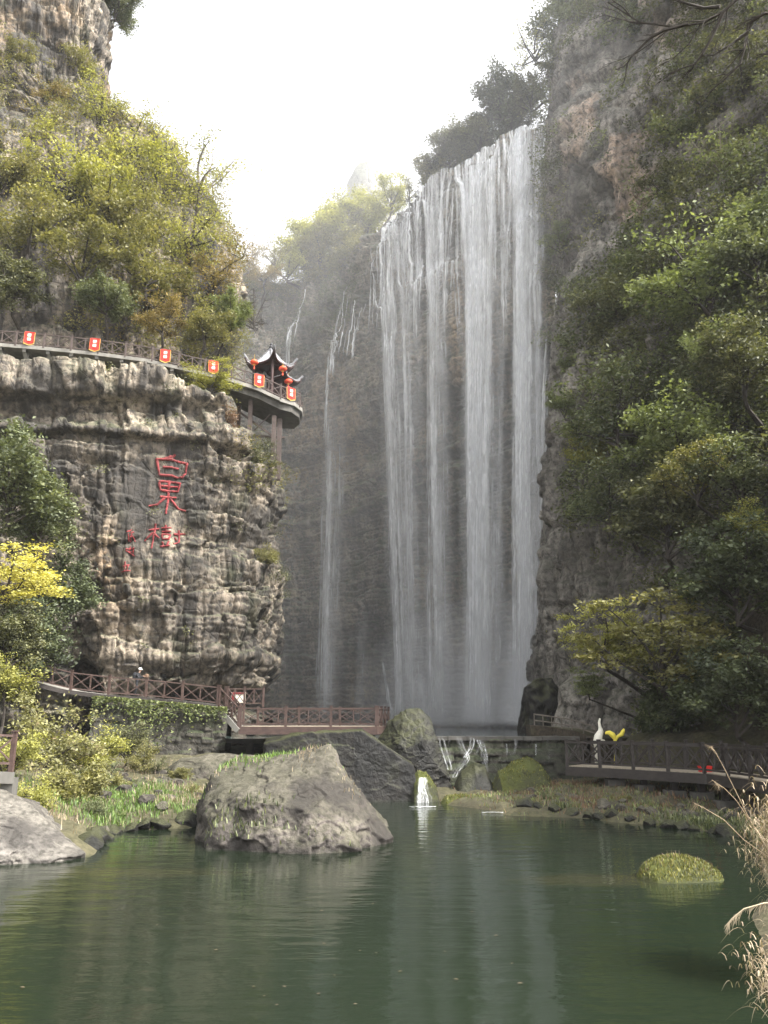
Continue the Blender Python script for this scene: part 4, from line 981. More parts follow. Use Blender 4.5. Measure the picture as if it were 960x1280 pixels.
# ------------------------------------------------------------------ weir with trickles
Yw = 47.0
wl, wr = X(536, Yw, 3), X(722, Yw, 3)
weir = thing('weir', 'low mossy stone weir with a pale crest holding back the waterfall basin', 'weir', ((wl + wr) / 2, Yw, 0))
nx_, nz_ = 150, 50
uu, ww = np.meshgrid(np.linspace(wl, wr, nx_), np.linspace(-.4, 2.86, nz_))
dd = .28 * blocky(uu, ww, 401, .35, .6, .5, 1.1, .1) + .25 * fbm(uu * .5, ww * .5, 0 * uu, 402, 4)
yy = Yw - .3 - (2.9 - ww) * .5 - dd
VV = np.stack([uu, yy, ww], 2); top = VV[-1:].copy(); top[..., 1] = Yw + 1.2; bk = top.copy(); bk[..., 2] = -.4
VV = np.concatenate([VV, top, bk], 0) - np.array(weir.location)
link('stone_face', mesh_np('stone_face', VV, grid_faces(*VV.shape[:2])), weir, M['masonry'])
mb = MB()
for i in range(8):
    a, b = wl + (wr - wl) * i / 8, wl + (wr - wl) * (i + 1) / 8 - .02
    mb.bar((a, Yw - .1, 2.9 + random.uniform(-.02, .02)), (b, Yw - .1, 2.9 + random.uniform(-.02, .02)), 1.0, .2)
mb.build('crest', M['old_concrete'], weir)
M['foam'] = water_fall_mat('white_water', 2.2, (0.9, 0.92, 0.94), 3.0)
rb = Ribbons(); r = np.random.default_rng(77)
def trickle(rb, pts, w, n, flow=1.0):
    """pts: (px,py,Y)"""
    for i in range(n):
        C = np.array([P(*p)[:] for p in pts]); k = len(C) * 6
        t = np.linspace(0, len(C) - 1, k); C = catmull(C, t) + np.cumsum(r.normal(size=(k, 3)) * np.array([.018, .006, 0]), 0)
        C[:, 0] += r.normal() * w * .6
        rb.add(C, np.full(k, w * r.uniform(.5, 1.2)), np.tile([1.0, 0, 0], (k, 1)), flow * np.ones(k), r.uniform(0, 100), nc=4)
for pts, w, n in [([(552, 922, 46.2), (557, 940, 45.9), (564, 962, 45.4)], .22, 3), ([(572, 922, 46.2), (578, 936, 46), (583, 948, 45.7), (570, 965, 45.2), (566, 972, 45)], .2, 4),
                  ([(591, 922, 46.2), (589, 934, 46), (582, 947, 45.7)], .16, 3), ([(600, 925, 46.2), (606, 945, 45.6), (606, 965, 45), (608, 988, 44.6)], .2, 4),
                  ([(633, 930, 45.8), (636, 944, 45.6)], .12, 2), ([(669, 930, 45.8), (670, 944, 45.6)], .12, 2)]:
    trickle(rb, pts, w * .7, n + 1, .4)
for px0 in (561, 596, 645, 684):
    q0 = 923 + r.uniform(0, 3); trickle(rb, [(px0, q0, 46.3), (px0 + r.normal() * 1.5, q0 + 8, 46.0), (px0 + r.normal() * 3, q0 + r.uniform(14, 34), 45.6)], .1, 2, .22)
o = rb.build('trickle', M['foam']); tag(o, kind='structure'); o['label'] = 'white trickles running down the stone weir'
rb = Ribbons()
for i in range(14):
    a = r.uniform(-7, 7)
    trickle(rb, [(526 + a * .3, 972, 42.0), (526 + a * .6, 985, 41.4), (527 + a, 998, 41.2), (527 + a * 1.2, 1009, 41.0)], .16, 1, .6)
for y_, x0, x1 in [(1009, 512, 545), (1003, 612, 640), (1008, 618, 644), (1013, 622, 646), (1016, 602, 640), (990, 565, 590), (990, 600, 618)]:
    Yq = wy(y_, .03); 
    for k in range(3):
        C = np.array([[X(a, Yq, .05), Yq + r.normal() * .12, .04 + .02 * k] for a in np.linspace(x0, x1, 12)])
        rb.add(C, np.full(12, .3), np.tile([0, 1.0, 0], (12, 1)), .55 * np.ones(12), r.uniform(0, 100), arc=0, nc=4)
o = rb.build('white_water', M['foam']); tag(o, kind='structure'); o['label'] = 'small white spout and foam where the stream enters the pool'

# ------------------------------------------------------------------ railings and walkways
def rail_run(root, pts, mat, h=1.1, bay=2.2, post=.12, bar=.07, parts=True, x_per_bay=2, ext=.12):
    """posts and cross-braced panels along a 3D polyline at floor level"""
    pts = [Vector(p) for p in pts]; seg = [0]
    for a, b in zip(pts, pts[1:]): seg.append(seg[-1] + (b - a).length)
    n = max(1, round(seg[-1] / bay)); st = []
    for i in range(n + 1):
        d = seg[-1] * i / n; k = max(j for j in range(len(seg)) if seg[j] <= d + 1e-6); k = min(k, len(pts) - 2)
        st.append(pts[k].lerp(pts[k + 1], (d - seg[k]) / max(1e-6, seg[k + 1] - seg[k])))
    up = Vector((0, 0, 1))
    for p in st:
        mb = MB(); mb.bar(p - up * .12, p + up * (h + ext), post); mb.bar(p + up * (h + ext), p + up * (h + ext + .05), post * 1.35); mb.build('post', mat, root)
    for a, b in zip(st, st[1:]):
        mb = MB(); mb.bar(a + up * h, b + up * h, bar * 1.2, bar); mb.bar(a + up * .14, b + up * .14, bar, bar); 
        for q in range(x_per_bay):
            c, e = a.lerp(b, q / x_per_bay), a.lerp(b, (q + 1) / x_per_bay)
            mb.bar(c + up * .16, e + up * (h - .05), bar * .7); mb.bar(c + up * (h - .05), e + up * .16, bar * .66)
            if q: mb.bar(c + up * .1, c + up * h, bar)
        mb.build('rail_panel', mat, root)
    return st

# lower deck by the waterfall
Yd = 54.0
zd = P(400, 908, Yd).z
dl, dr = X(300, Yd, zd), X(470, Yd, zd)
deck = thing('viewing_deck', 'red-brown wooden viewing deck with cross-braced railing in front of the waterfall', 'deck', ((dl + dr) / 2, Yd, zd))
mb = MB(); mb.slab([(dl, Yd, zd), (dr, Yd, zd), (dr + .9, Yd + 5, zd), (dl, Yd + 5, zd)], .12); mb.build('floor', M['plank'], deck)
mb = MB(); mb.bar((dl - .05, Yd - .04, zd - .26), (dr + .05, Yd - .04, zd - .26), .08, .5); mb.bar((dr + .05, Yd - .02, zd - .26), (dr + .95, Yd + 5, zd - .26), .08, .5); mb.build('fascia', M['red_wood'], deck)
rail_run(deck, [(dl, Yd + .06, zd), (dr, Yd + .06, zd)], M['red_wood'], 1.15, 2.6, .16, .075)
rail_run(deck, [(dr + .12, Yd + .9, zd), (dr + .85, Yd + 4.9, zd)], M['red_wood'], 1.15, 1.4, .15, .07, x_per_bay=1)
rail_run(deck, [(dl + .4, Yd + 4.9, zd), (dr + .3, Yd + 4.9, zd)], M['red_wood'], 1.15, 2.6, .14, .07)
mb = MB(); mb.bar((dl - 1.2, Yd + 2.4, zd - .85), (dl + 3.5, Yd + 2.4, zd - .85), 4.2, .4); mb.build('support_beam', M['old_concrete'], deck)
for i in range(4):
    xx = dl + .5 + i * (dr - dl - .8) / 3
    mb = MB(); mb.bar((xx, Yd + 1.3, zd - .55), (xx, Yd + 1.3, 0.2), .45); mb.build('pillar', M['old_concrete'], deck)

# lower walkway with stairs
walk = [(-60, 838, 50), (26, 848, 51.2), (80, 862, 52.4), (130, 868, 53.2), (200, 873, 54), (272, 881, 54.4)]
wp = [P(*p) for p in walk]
lw = thing('lower_walkway', 'red-brown railed walkway along the foot of the inscribed cliff, with stairs down to the deck', 'walkway', wp[3])
mb = MB()
for a, b in zip(wp, wp[1:]):
    mb.slab([a + Vector((0, -.15, 0)), b + Vector((0, -.15, 0)), b + Vector((0, 3.2, 0)), a + Vector((0, 3.2, 0))], .22)
mb.build('floor', M['concrete'], lw)
mb = MB()
for a, b in zip(wp, wp[1:]): mb.bar(a + Vector((0, -.2, -.12)), b + Vector((0, -.2, -.12)), .08, .26)
mb.build('fascia', M['dark_wood'], lw)
rail_run(lw, wp, M['red_wood'], 1.12, 2.3, .15, .075)
s0 = wp[-1] + Vector((.1, 0, 0)); s1 = Vector((dl - .1, Yd, zd))
rail_run(lw, [s0, s1], M['red_wood'], 1.1, 2.9, .15, .075, x_per_bay=3)
rail_run(lw, [s0 + Vector((0, 2.0, 0)), s0 + Vector((2.6, 2.2, 0))], M['red_wood'], 1.1, 1.5, .13, .07)
rail_run(lw, [s0 + Vector((.2, 1.8, 0)), s1 + Vector((0, 1.8, 0))], M['red_wood'], 1.1, 2.9, .13, .07)
mb = MB()
for i in range(8):
    t = (i + .5) / 8; c = s0.lerp(s1, t); mb.bar(c + Vector((0, 0, -.06)), c + Vector((0, 1.8, -.06)), (s1.x - s0.x) / 8 + .04, .1, )
mb.build('steps', M['concrete'], lw)
mb = MB(); mb.bar(s0 + Vector((0, -.08, -.28)), s1 + Vector((0, -.08, -.28)), .12, .34); mb.build('stringer', M['concrete'], lw)

# rubble wall below the lower walkway
rw = thing('retaining_wall', 'ivy-grown rubble masonry wall below the lower walkway', 'wall', (X(205, 53.6, 2), 53.6, 0))
uu, ww = np.meshgrid(np.linspace(X(120, 53.6, 3), X(282, 53.6, 3), 150), np.linspace(0, 1, 60))
topz = np.interp(uu[0], [p.x for p in wp], [p.z for p in wp]) - .3
zz = .3 + (topz[None, :] - .3) * ww
yy = np.interp(uu, [p.x for p in wp], [p.y for p in wp]) - .3 - (1 - ww) * .7 - .16 * blocky(uu, zz, 411, .3, .6, .4, 1.0, .1) - .2 * fbm(uu * .5, zz * .5, 0 * uu, 412, 4)
VV = np.stack([uu, yy, zz], 2); b1 = VV[-1:].copy(); b1[..., 1] += 1.5; b2 = b1.copy(); b2[..., 2] = 0
VV = np.concatenate([VV, b1, b2]) - np.array(rw.location)
link('masonry', mesh_np('masonry', VV, grid_faces(*VV.shape[:2])), rw, M['masonry'])
r = np.random.default_rng(91); n = 2600
iu = r.random(n); C = np.stack([uu[0, 0] + (uu[0, -1] - uu[0, 0]) * iu, 52.7 + 0 * iu, 0 * iu], 1)
kk = sstep(.1, .35, .2 + fbm(C[:, 0] * .8, 0 * iu, 0 * iu, 413, 3)); zt = np.interp(C[:, 0], uu[0], topz)
C[:, 2] = zt + .15 - r.exponential(.55, n) * (.4 + kk); C[:, 1] = np.interp(C[:, 0], [p.x for p in wp], [p.y for p in wp]) - .55 - (zt - C[:, 2]) * .2 - r.random(n) * .25
keep = C[:, 2] > .8
V, Q, rn = leaf_cloud(C[keep], .2, None, None, 92, .7)
iv = link('ivy', mesh_np('ivy', V, Q, None, {'rnd': rn}), rw, LEAF['fresh']); iv.location = -rw.location

# right boardwalk
Pz = lambda px, py, Y: P(px, py, Y)
bw = [P(709, 962, 41.0), P(760, 964, 39.2), P(820, 968, 36.6), P(880, 972, 33.8), P(925, 972, 31.4), P(985, 975, 28.6)]
zb = sum(p.z for p in bw) / len(bw)
bw = [Vector((X(px, Y, zb), Y, zb)) for px, Y in [(709, 41.5), (760, 40.0), (822, 38.0), (885, 36.0), (930, 33.2), (1000, 29)]]
rbk = thing('boardwalk', 'dark wooden boardwalk on posts with cross-braced railing along the right bank', 'boardwalk', bw[2])
off = Vector((1.6, 1.9, 0))
mb = MB()
for a, b in zip(bw, bw[1:]): mb.slab([a, b, b + off, a + off], .14)
mb.build('floor', M['plank'], rbk)
mb = MB()
for a, b in zip(bw, bw[1:]): mb.bar(a + Vector((-.05, -.05, -.24)), b + Vector((-.05, -.05, -.24)), .1, .42)
mb.bar(bw[0] + Vector((-.06, 0, -.24)), bw[0] + off + Vector((-.06, 0, -.24)), .1, .42)
mb.build('fascia', M['dark_wood'], rbk)
rail_run(rbk, bw, M['dark_wood'], 1.12, 1.75, .14, .085)
rail_run(rbk, [p + off for p in bw[:]], M['dark_wood'], 1.12, 1.75, .13, .08)
rail_run(rbk, [bw[0], bw[0] + off], M['dark_wood'], 1.12, 1.2, .13, .08, x_per_bay=1)
for t in (1.0, 1.6, 2.2, 2.75, 3.3, 4.0, 4.5):
    k = int(min(4, t)); p = bw[k].lerp(bw[k + 1], t - k) + off * .25; g = GT(p.x, p.y)
    mb = MB(); mb.bar(p + Vector((0, 0, -.3)), (p.x, p.y, g - .3), .26); mb.build('pile', M['dark_wood'], rbk)
    mb = MB(); mb.bar((p.x, p.y, g - .3), (p.x, p.y, max(g + .25, .25)), .8); mb.build('footing', M['old_concrete'], rbk)

# small iron fence behind
ff = [P(668, 905, 50), P(690, 908, 50), P(715, 912, 48.5), P(745, 922, 46)]
fe = thing('path_fence', 'thin rusty iron fence on the path behind the far end of the boardwalk', 'fence', ff[0])
for p in ff + [ff[0].lerp(ff[1], .5), ff[1].lerp(ff[2], .5), ff[2].lerp(ff[3], .5)]:
    mb = MB(); mb.tube([p - Vector((0, 0, .3)), p + Vector((0, 0, .62))], .035, 5); mb.build('post', M['iron'], fe)
for hgt in (.58, .22):
    mb = MB(); mb.tube([p + Vector((0, 0, hgt)) for p in ff], .04, 5); mb.build('rail', M['iron'], fe)
pth = MB(); pth.slab([ff[0] + Vector((-.3, -.3, -.05)), ff[1] + Vector((0, -.3, -.05)), ff[2] + Vector((0, -.3, -.05)), ff[3] + Vector((0, -.4, -.05)), ff[3] + Vector((2.5, 1.5, -.05)), ff[2] + Vector((2, 2.5, -.05)), ff[0] + Vector((0, 3, -.05))], 1.6)
tag(pth.build('path', M['soil']), kind='structure')

# near railing end at the left picture edge
nr_ = thing('railing', 'short end of a red-brown railing at the left picture edge', 'railing', P(0, 962, 27))
a = P(14, 960, 27.0); b = P(-60, 958, 26.0)
rail_run(nr_, [b, a], M['red_wood'], 1.0, 2.3, .14, .075)
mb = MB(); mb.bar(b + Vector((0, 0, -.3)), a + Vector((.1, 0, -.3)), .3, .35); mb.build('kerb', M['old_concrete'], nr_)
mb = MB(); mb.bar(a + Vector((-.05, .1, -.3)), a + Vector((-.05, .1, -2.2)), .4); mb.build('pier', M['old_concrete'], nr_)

# ------------------------------------------------------------------ upper walkway, pavilion
up_px = [(-90, 424, 58.5), (0, 429, 59.5), (60, 434, 60), (118, 440, 60.3), (180, 448, 60.7), (238, 461, 61.3), (285, 472, 62), (322, 484, 62.6), (350, 497, 63.2)]
uw = [P(*p) for p in up_px]
arc_c = uw[-1] + Vector((-.6, 2.6, 0)); arcp = []
for i in range(1, 6):
    a_ = R(-72 + i * 30); arcp.append(Vector((arc_c.x + 2.35 * math.cos(a_), arc_c.y + 2.6 * math.sin(a_), uw[-1].z - .06 * i)))
edge = uw + arcp
cw = thing('cliff_walkway', 'curving railed walkway on concrete brackets high on the left cliff, ending in a round platform', 'walkway', uw[4])
mb = MB()
for a, b in zip(uw, uw[1:]):
    mb.slab([a + Vector((0, -.05, 0)), b + Vector((0, -.05, 0)), b + Vector((-.2, 3.4, 0)), a + Vector((-.2, 3.4, 0))], .3)
mb.slab([uw[-1] + Vector((0, -.03, 0))] + arcp + [uw[-1] + Vector((-.9, 5.6, 0)), uw[-1] + Vector((-.9, 2.6, 0))], .34)
mb.build('deck_slab', M['concrete'], cw)
mb = MB(); g0 = [p + Vector((0, .5, -.36)) for p in uw[6:]] 
mb.slab([uw[6] + Vector((0, .35, -.32)), uw[7] + Vector((0, .35, -.32)), uw[8] + Vector((0, .4, -.36))] + [p + Vector((-.25, 0, -.36)) for p in arcp[:4]] + [uw[-1] + Vector((-.6, 5.0, -.36)), uw[6] + Vector((0, 4.5, -.32))], .55)
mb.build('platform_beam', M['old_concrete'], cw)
rail_run(cw, edge, M['grey_wood'], 1.1, 2.15, .14, .075)
for t in (0.6, 1.0, 1.5, 2.0, 2.5, 3.05, 3.55, 4.1, 4.6, 5.1):
    k = int(t); p = uw[k].lerp(uw[k + 1], t - k); mb = MB()
    q = [p + Vector((0, .15, -.3)), p + Vector((.0, .6, -.75)), p + Vector((0, 1.4, -1.6)), p + Vector((0, 2.2, -2.6))]
    for c, d in zip(q, q[1:]): mb.bar(c, d, .3, .34, (0, 1, 1))
    mb.bar(p + Vector((0, .05, -.42)), p + Vector((0, 3.0, -.42)), .3, .24); mb.build('bracket', M['concrete'], cw)
def pillar(px, py0, py1, Y, w=.34):
    a, b = P(px, py0, Y), P(px, py1, Y); b = Vector((a.x, a.y, b.z)); mb = MB(); mb.bar(a, b, w); mb.build('pillar', M['grey_wood'], cw); return a, b
pA = pillar(314, 494, 548, 63.6); pB = pillar(343, 520, 592, 64.0); pC = pillar(350, 524, 600, 64.6, .38); pD = pillar(300, 490, 540, 65.5, .3)
mb = MB(); mb.bar(P(298, 514, 64.4), P(342, 546, 64.0), .16); mb.bar(P(318, 538, 64.4), P(338, 518, 64.4), .09); mb.bar(P(316, 545, 64.5), P(356, 547, 64.5), .16); mb.build('brace', M['grey_wood'], cw)

# pavilion: a small hall with upswept hipped roof and a lower wing roof
def eave_roof(mb_t, mb_r, c, hx, hy, h, lift, rot, ridge=.3, n=9, over=.0):
    """roof surface with concave slopes and corners swept up"""
    ca, sa = math.cos(rot), math.sin(rot)
    def W(x, y, z): return Vector((c.x + x * ca - y * sa, c.y + x * sa + y * ca, c.z + z))
    def zf(u, v):
        m = max(abs(u), abs(v)); k = min(abs(u), abs(v)) / max(m, 1e-6)
        return h * (1 - m) ** 1.7 + lift * (k ** 6) * m ** 6 * 1.0 
    for side in range(4):
        g = []
        for i in range(n):
            m = 1 - (i / (n - 1)) * (1 - .02)
            row = []
            for j in range(13):
                k = -1 + 2 * j / 12
                u, v = [(k * m, -m), (m, k * m), (-k * m, m), (-m, -k * m)][side]
                o_ = 1 + .1 * abs(k) ** 5 * m ** 5
                x = u * hx * o_ * (1 if True else 0) + (ridge * u / max(abs(u), abs(v), 1e-6) * hx * (1 - m) if abs(u) > 0 else 0) * .0
                row.append(W(u * hx * o_, v * hy * o_, zf(u, v)))
            g.append(row)
        V = [p for rw_ in g for p in rw_] + [p + Vector((0, 0, -.13)) for rw_ in g for p in rw_]
        Fq = grid_faces(n, 13).tolist(); N0 = n * 13
        Fl = [tuple(q) for q in Fq] + [tuple(i + N0 for i in reversed(q)) for q in Fq]
        for j in range(12): Fl.append((j, j + N0, j + 1 + N0, j + 1))
        mb_t.add(V, Fl)
        for j in range(0, 13):                                              # tile rolls
            mb_r.tube([g[i][j] + Vector((0, 0, .03)) for i in range(n)], .06 if j not in (0, 12) else .11, 5)
    return W
pc = P(330, 466, 66.0)
pav = thing('pavilion', 'small dark Chinese pavilion with upswept grey tile roofs at the walkway end', 'pavilion', pc)
floor_z = uw[-1].z
rot = R(-32)
mt_, mr_ = MB(), MB(); rc = P(338, 460, 65.6)
Wf = eave_roof(mt_, mr_, rc, 1.6, 1.45, 1.9, 1.1, rot)
roof = mt_.build('roof', M['lacquer'], pav); mr_.build('tile_rolls', M['pale_tile'], roof)
mb = MB(); mb.tube([Wf(-.35, 0, 1.82), Wf(0, 0, 1.92), Wf(.35, 0, 1.82)], .11, 6); mb.lathe([(.16, 0), (.2, .15), (.1, .3), (.14, .42), (.03, .6)], Wf(0, 0, 1.88), 8); mb.build('ridge_finial', M['tile'], roof)
mt_, mr_ = MB(), MB(); rc2 = P(354, 477, 66.2)
W2 = eave_roof(mt_, mr_, rc2, 1.1, 1.15, .8, .7, rot)
roof2 = mt_.build('wing_roof', M['lacquer'], pav); mr_.build('tile_rolls', M['pale_tile'], roof2)
for sx in (-1, 1):
    for sy in (-1, 1):
        q = Wf(sx * 1.05, sy * .95, 0); mb = MB(); mb.tube([Vector((q.x, q.y, floor_z)), Vector((q.x, q.y, rc.z + .45))], .14, 8); mb.build('column', M['lacquer'], pav)
mb = MB()
for (a, b) in (((-1.05, -.95), (1.05, -.95)), ((1.05, -.95), (1.05, .95)), ((1.05, .95), (-1.05, .95)), ((-1.05, .95), (-1.05, -.95))):
    mb.bar(Wf(a[0], a[1], -.02), Wf(b[0], b[1], -.02), .16, .3)
mb.build('beam', M['lacquer'], pav)
mb = MB(); a, b, c, d = Wf(-.95, .7, 0), Wf(.95, .7, 0), Wf(.95, .86, 0), Wf(-.95, .86, 0)
mb.slab([Vector((p.x, p.y, rc.z - .1)) for p in (a, b, c, d)], rc.z - .12 - floor_z); mb.build('back_wall', M['lacquer'], pav)

# red lanterns
def lantern_proto():
    root = thing('lantern', 'x', 'lantern', (0, 0, 0), 'red lanterns under the pavilion eaves')
    mb = MB(); prof = [(.1, -.2), (.24, -.17), (.34, -.09), (.37, 0), (.34, .09), (.24, .17), (.1, .2)]; mb.lathe(prof, (0, 0, 0), 14); mb.build('lamp_body', M['lantern'], root, True)
    mb = MB(); mb.lathe([(.11, .2), (.11, .26)], (0, 0, 0), 10); mb.lathe([(.11, -.26), (.11, -.2)], (0, 0, 0), 10); mb.tube([(0, 0, .26), (0, 0, .8)], .012, 4); mb.build('rim', M['gold'], root)
    mb = MB(); mb.lathe([(.07, -.62), (.05, -.3), (.02, -.26)], (0, 0, 0), 7); mb.build('tassel', M['lantern'], root)
    return root
def copy_tree(o, parent=None):
    c = o.copy(); COL.objects.link(c); c.parent = parent
    for ch in o.children: copy_tree(ch, c)
    return c
lp = lantern_proto(); first = True
for px, py, Y, lab in [(318, 453, 63.9, 'red lantern hanging leftmost under the pavilion roof'), (353.5, 461, 64.2, 'red lantern hanging under the near right corner of the pavilion roof'), (360.5, 477, 65.4, 'red lantern hanging lowest, under the wing roof of the pavilion')]:
    l_ = lp if first else copy_tree(lp); first = False
    l_.location = P(px, py, Y); l_['label'] = lab; s_ = 1.0; l_.scale = (s_, s_, s_)

# red banners on the railing
def banner_proto():
    root = thing('banner', 'x', 'banner', (0, 0, 0), 'red banners along the upper railing')
    w, h = .78, 1.0
    def plate(x0, x1, z0, z1, y0, th, m, nm, par, tip=0):
        mb = MB(); n = 6; top = []; 
        xs = [x0 + (x1 - x0) * i / n for i in range(n + 1)]
        f = [(x, y0 + .03 * math.sin(x * 7), z1) for x in xs]; g = [(x, y0 + .05 * math.sin(x * 6 + 1) - .03, z0 - tip * (1 - abs((x - (x0 + x1) / 2) / ((x1 - x0) / 2)))) for x in xs]
        V = f + g + [(a, b + th, c) for a, b, c in f] + [(a, b + th, c) for a, b, c in g]; k = n + 1; Fq = []
        for i in range(n): Fq += [(i, i + 1, k + i + 1, k + i), (2 * k + i + 1, 2 * k + i, 3 * k + i, 3 * k + i + 1), (i + 1, i, 2 * k + i, 2 * k + i + 1), (k + i, k + i + 1, 3 * k + i + 1, 3 * k + i)]
        Fq += [(0, k, 3 * k, 2 * k), (n, 2 * k + n, 3 * k + n, k + n)]
        mb.add(V, Fq); return mb.build(nm, m, par)
    plate(-w / 2, w / 2, -h, 0, 0, .02, M['red_cloth'], 'cloth', root, .12)
    plate(-w / 2 - .03, w / 2 + .03, -h - .07, -.02, .022, .015, M['gold'], 'fringe', root, .12)
    mb = MB(); mb.tube([(-w / 2 - .06, 0, .02), (w / 2 + .06, 0, .02)], .022, 6); mb.build('rod', M['iron'], root)
    mb = MB()
    for zc in (-.32, -.68):                                                      # two pale characters
        for a, b in [((-.13, .1), (.13, .1)), ((-.15, 0), (.15, 0)), ((-.12, -.11), (.12, -.11)), ((-.11, .13), (-.11, -.12)), ((.11, .13), (.11, -.12)), ((0, .14), (0, -.13))]:
            mb.bar((a[0], -.05, zc + a[1]), (b[0], -.05, zc + b[1]), .045, .05)
    mb.build('lettering', M['banner_ink'], root)
    return root
bp_ = banner_proto(); first = True
edge_arr = edge
for px, lab in [(38, 'red banner leftmost on the upper railing'), (118, 'red banner second from the left on the upper railing'), (206, 'red banner on the upper railing where the walkway begins to bend'),
                (267, 'red banner on the upper railing behind the bright shrub'), (324, 'red banner on the railing directly below the pavilion'), (363, 'red banner on the curved end of the platform railing')]:
    best = min(((abs(480 + (lambda q: q.x * F / (q.y * CP + (q.z + .8 - CAMZ) * SP))(edge[i].lerp(edge[i + 1], t / 20)) - px), i, t / 20) for i in range(12) for t in range(21)))
    p = edge[best[1]].lerp(edge[best[1] + 1], best[2]); d = edge[best[1] + 1] - edge[best[1]]
    b_ = bp_ if first else copy_tree(bp_); first = False
    ang = math.atan2(d.y, d.x); n_ = Vector((math.sin(ang), -math.cos(ang), 0))
    b_.location = p + Vector((0, 0, 1.18)) + n_ * .12; b_.rotation_euler = (0, 0, ang); b_['label'] = lab

# ------------------------------------------------------------------ the red inscription
sub = LEFT.V[60:330, 120:400]
nr2, nc2 = sub.shape[:2]
BVI = BVHTree.FromPolygons([Vector(p) for p in sub.reshape(-1, 3)], grid_faces(nr2, nc2).tolist())
def char(label, strokes, ox, oy, sc_, w):
    """strokes in crop pixels -> image pixels -> the rock face, laid on it as painted grooves with a little body"""
    mb = MB(); cen = None
    for st in strokes:
        ww_ = w
        if isinstance(st[0], (int, float)): ww_ = st[0]; st = st[1:]
        pts = [(ox + a / sc_, oy + b / sc_) for a, b in st]
        samples = []
        for (a, b), (c, d) in zip(pts, pts[1:]):
            n = max(2, int(math.hypot(c - a, d - b) / 1.0))
            for i in range(n): samples.append((a + (c - a) * i / n, b + (d - b) * i / n))
        samples.append(pts[-1]); P3 = []
        for a, b in samples:
            q = P(a, b, 58.5); dr = Vector((q.x * .0, 1, 0)); 
            h = BVI.ray_cast(Vector((q.x, 50, q.z)), Vector((0, 1, 0)))
            if h[0] is not None: P3.append(h[0] + Vector((0, -.04, 0)))
        if len(P3) < 2: continue
        ys = np.array([p.y for p in P3]); 
        ysm = np.convolve(np.pad(ys, 2, mode='edge'), np.ones(5) / 5, 'valid')
        P3 = [Vector((p.x, min(y, p.y), p.z)) for p, y in zip(P3, ysm)]
        n = len(P3); mb.tube(P3, [ww_ * (.75 + .25 * math.sin(math.pi * min(1, .25 + i / max(1, n - 1)))) for i in range(n)], 6)
    c0 = Vector(mb.v[0]); root_loc = c0
    o = bpy.data.objects.new('carved_character', None)
    me = bpy.data.meshes.new('carved_character'); me.from_pydata([tuple(Vector(v) - c0) for v in mb.v], [], mb.f); me.update()
    o = link('carved_character', me, None, M['red_paint']); o.location = c0; tag(o, label, 'inscription', 'red characters carved on the cliff'); return o
cs = 6.0
char('top large red carved character, a box with one inner stroke', [[(580, 150), (545, 190), (515, 195)], [(460, 205), (475, 320)], [(460, 210), (560, 200), (665, 210), (640, 320)], [(500, 262), (605, 256)], [(475, 320), (560, 318), (640, 325)]], 120, 540, cs, .105)
char('middle large red carved character with a round head and spreading strokes', [[(475, 380), (485, 440)], [(475, 375), (540, 362), (620, 372), (600, 435)], [(490, 405), (600, 400)], [(490, 438), (600, 432)], [(545, 370), (530, 450)], [(480, 485), (590, 478)], [(535, 450), (520, 610)], [(510, 490), (460, 545), (400, 560)], [(545, 490), (600, 560), (655, 575)]], 120, 540, cs, .1)
char('lowest large red carved character made of many crowded strokes', [[(400, 740), (475, 725)], [(450, 690), (425, 880)], [(430, 760), (372, 825)], [(440, 765), (480, 800)], [(490, 720), (555, 712)], [(520, 695), (520, 745)], [(490, 745), (555, 740)], [(495, 768), (550, 765), (545, 800), (500, 803), (495, 768)], [(500, 825), (505, 850)], [(545, 820), (535, 850)], [(485, 862), (555, 852)], [(570, 755), (645, 740)], [(600, 720), (605, 815), (575, 835)], [(575, 780), (590, 800)]], 120, 540, cs, .08)
char('topmost of the three small red carved characters', [[(260, 770), (290, 745)], [(262, 830), (268, 780)], [(280, 770), (305, 765)], [(295, 760), (270, 835)], [(290, 790), (310, 835)], [(275, 800), (300, 795)]], 120, 540, cs, .05)
char('middle of the three small red carved characters', [[(250, 895), (310, 885)], [(280, 870), (262, 915)], [(262, 915), (300, 905)], [(300, 880), (290, 940)], [(250, 905), (305, 940)]], 120, 540, cs, .05)
char('lowest of the three small red carved characters', [[(250, 990), (245, 1060)], [(230, 1025), (275, 1010)], [(270, 1015), (262, 1055)], [(222, 1065), (280, 1055)]], 120, 540, cs, .05)

# ------------------------------------------------------------------ person on the lower walkway, notice board
def skin_body(name, verts, edges, root_i, mats, parent, assign, loc):
    me = bpy.data.meshes.new(name); me.from_pydata([v[:3] for v in verts], edges, []); o = link(name, me, parent, mats)
    sk = o.modifiers.new('skin', 'SKIN'); sk.use_smooth_shade = True
    for i, v in enumerate(verts): me.skin_vertices[0].data[i].radius = (v[3], v[4] if len(v) > 4 else v[3])
    me.skin_vertices[0].data[root_i].use_root = True
    ss = o.modifiers.new('sub', 'SUBSURF'); ss.levels = 1; ss.render_levels = 1
    dg = bpy.context.evaluated_depsgraph_get(); ev = o.evaluated_get(dg); m2 = bpy.data.meshes.new_from_object(ev)
    o.modifiers.clear(); o.data = m2
    for p in m2.polygons: p.material_index = assign(p.center)
    return o
pp = P(170, 869.5, 54.4)
per = thing('person', 'person in dark clothes and pale cap standing at the lower railing, facing right', 'person', pp)
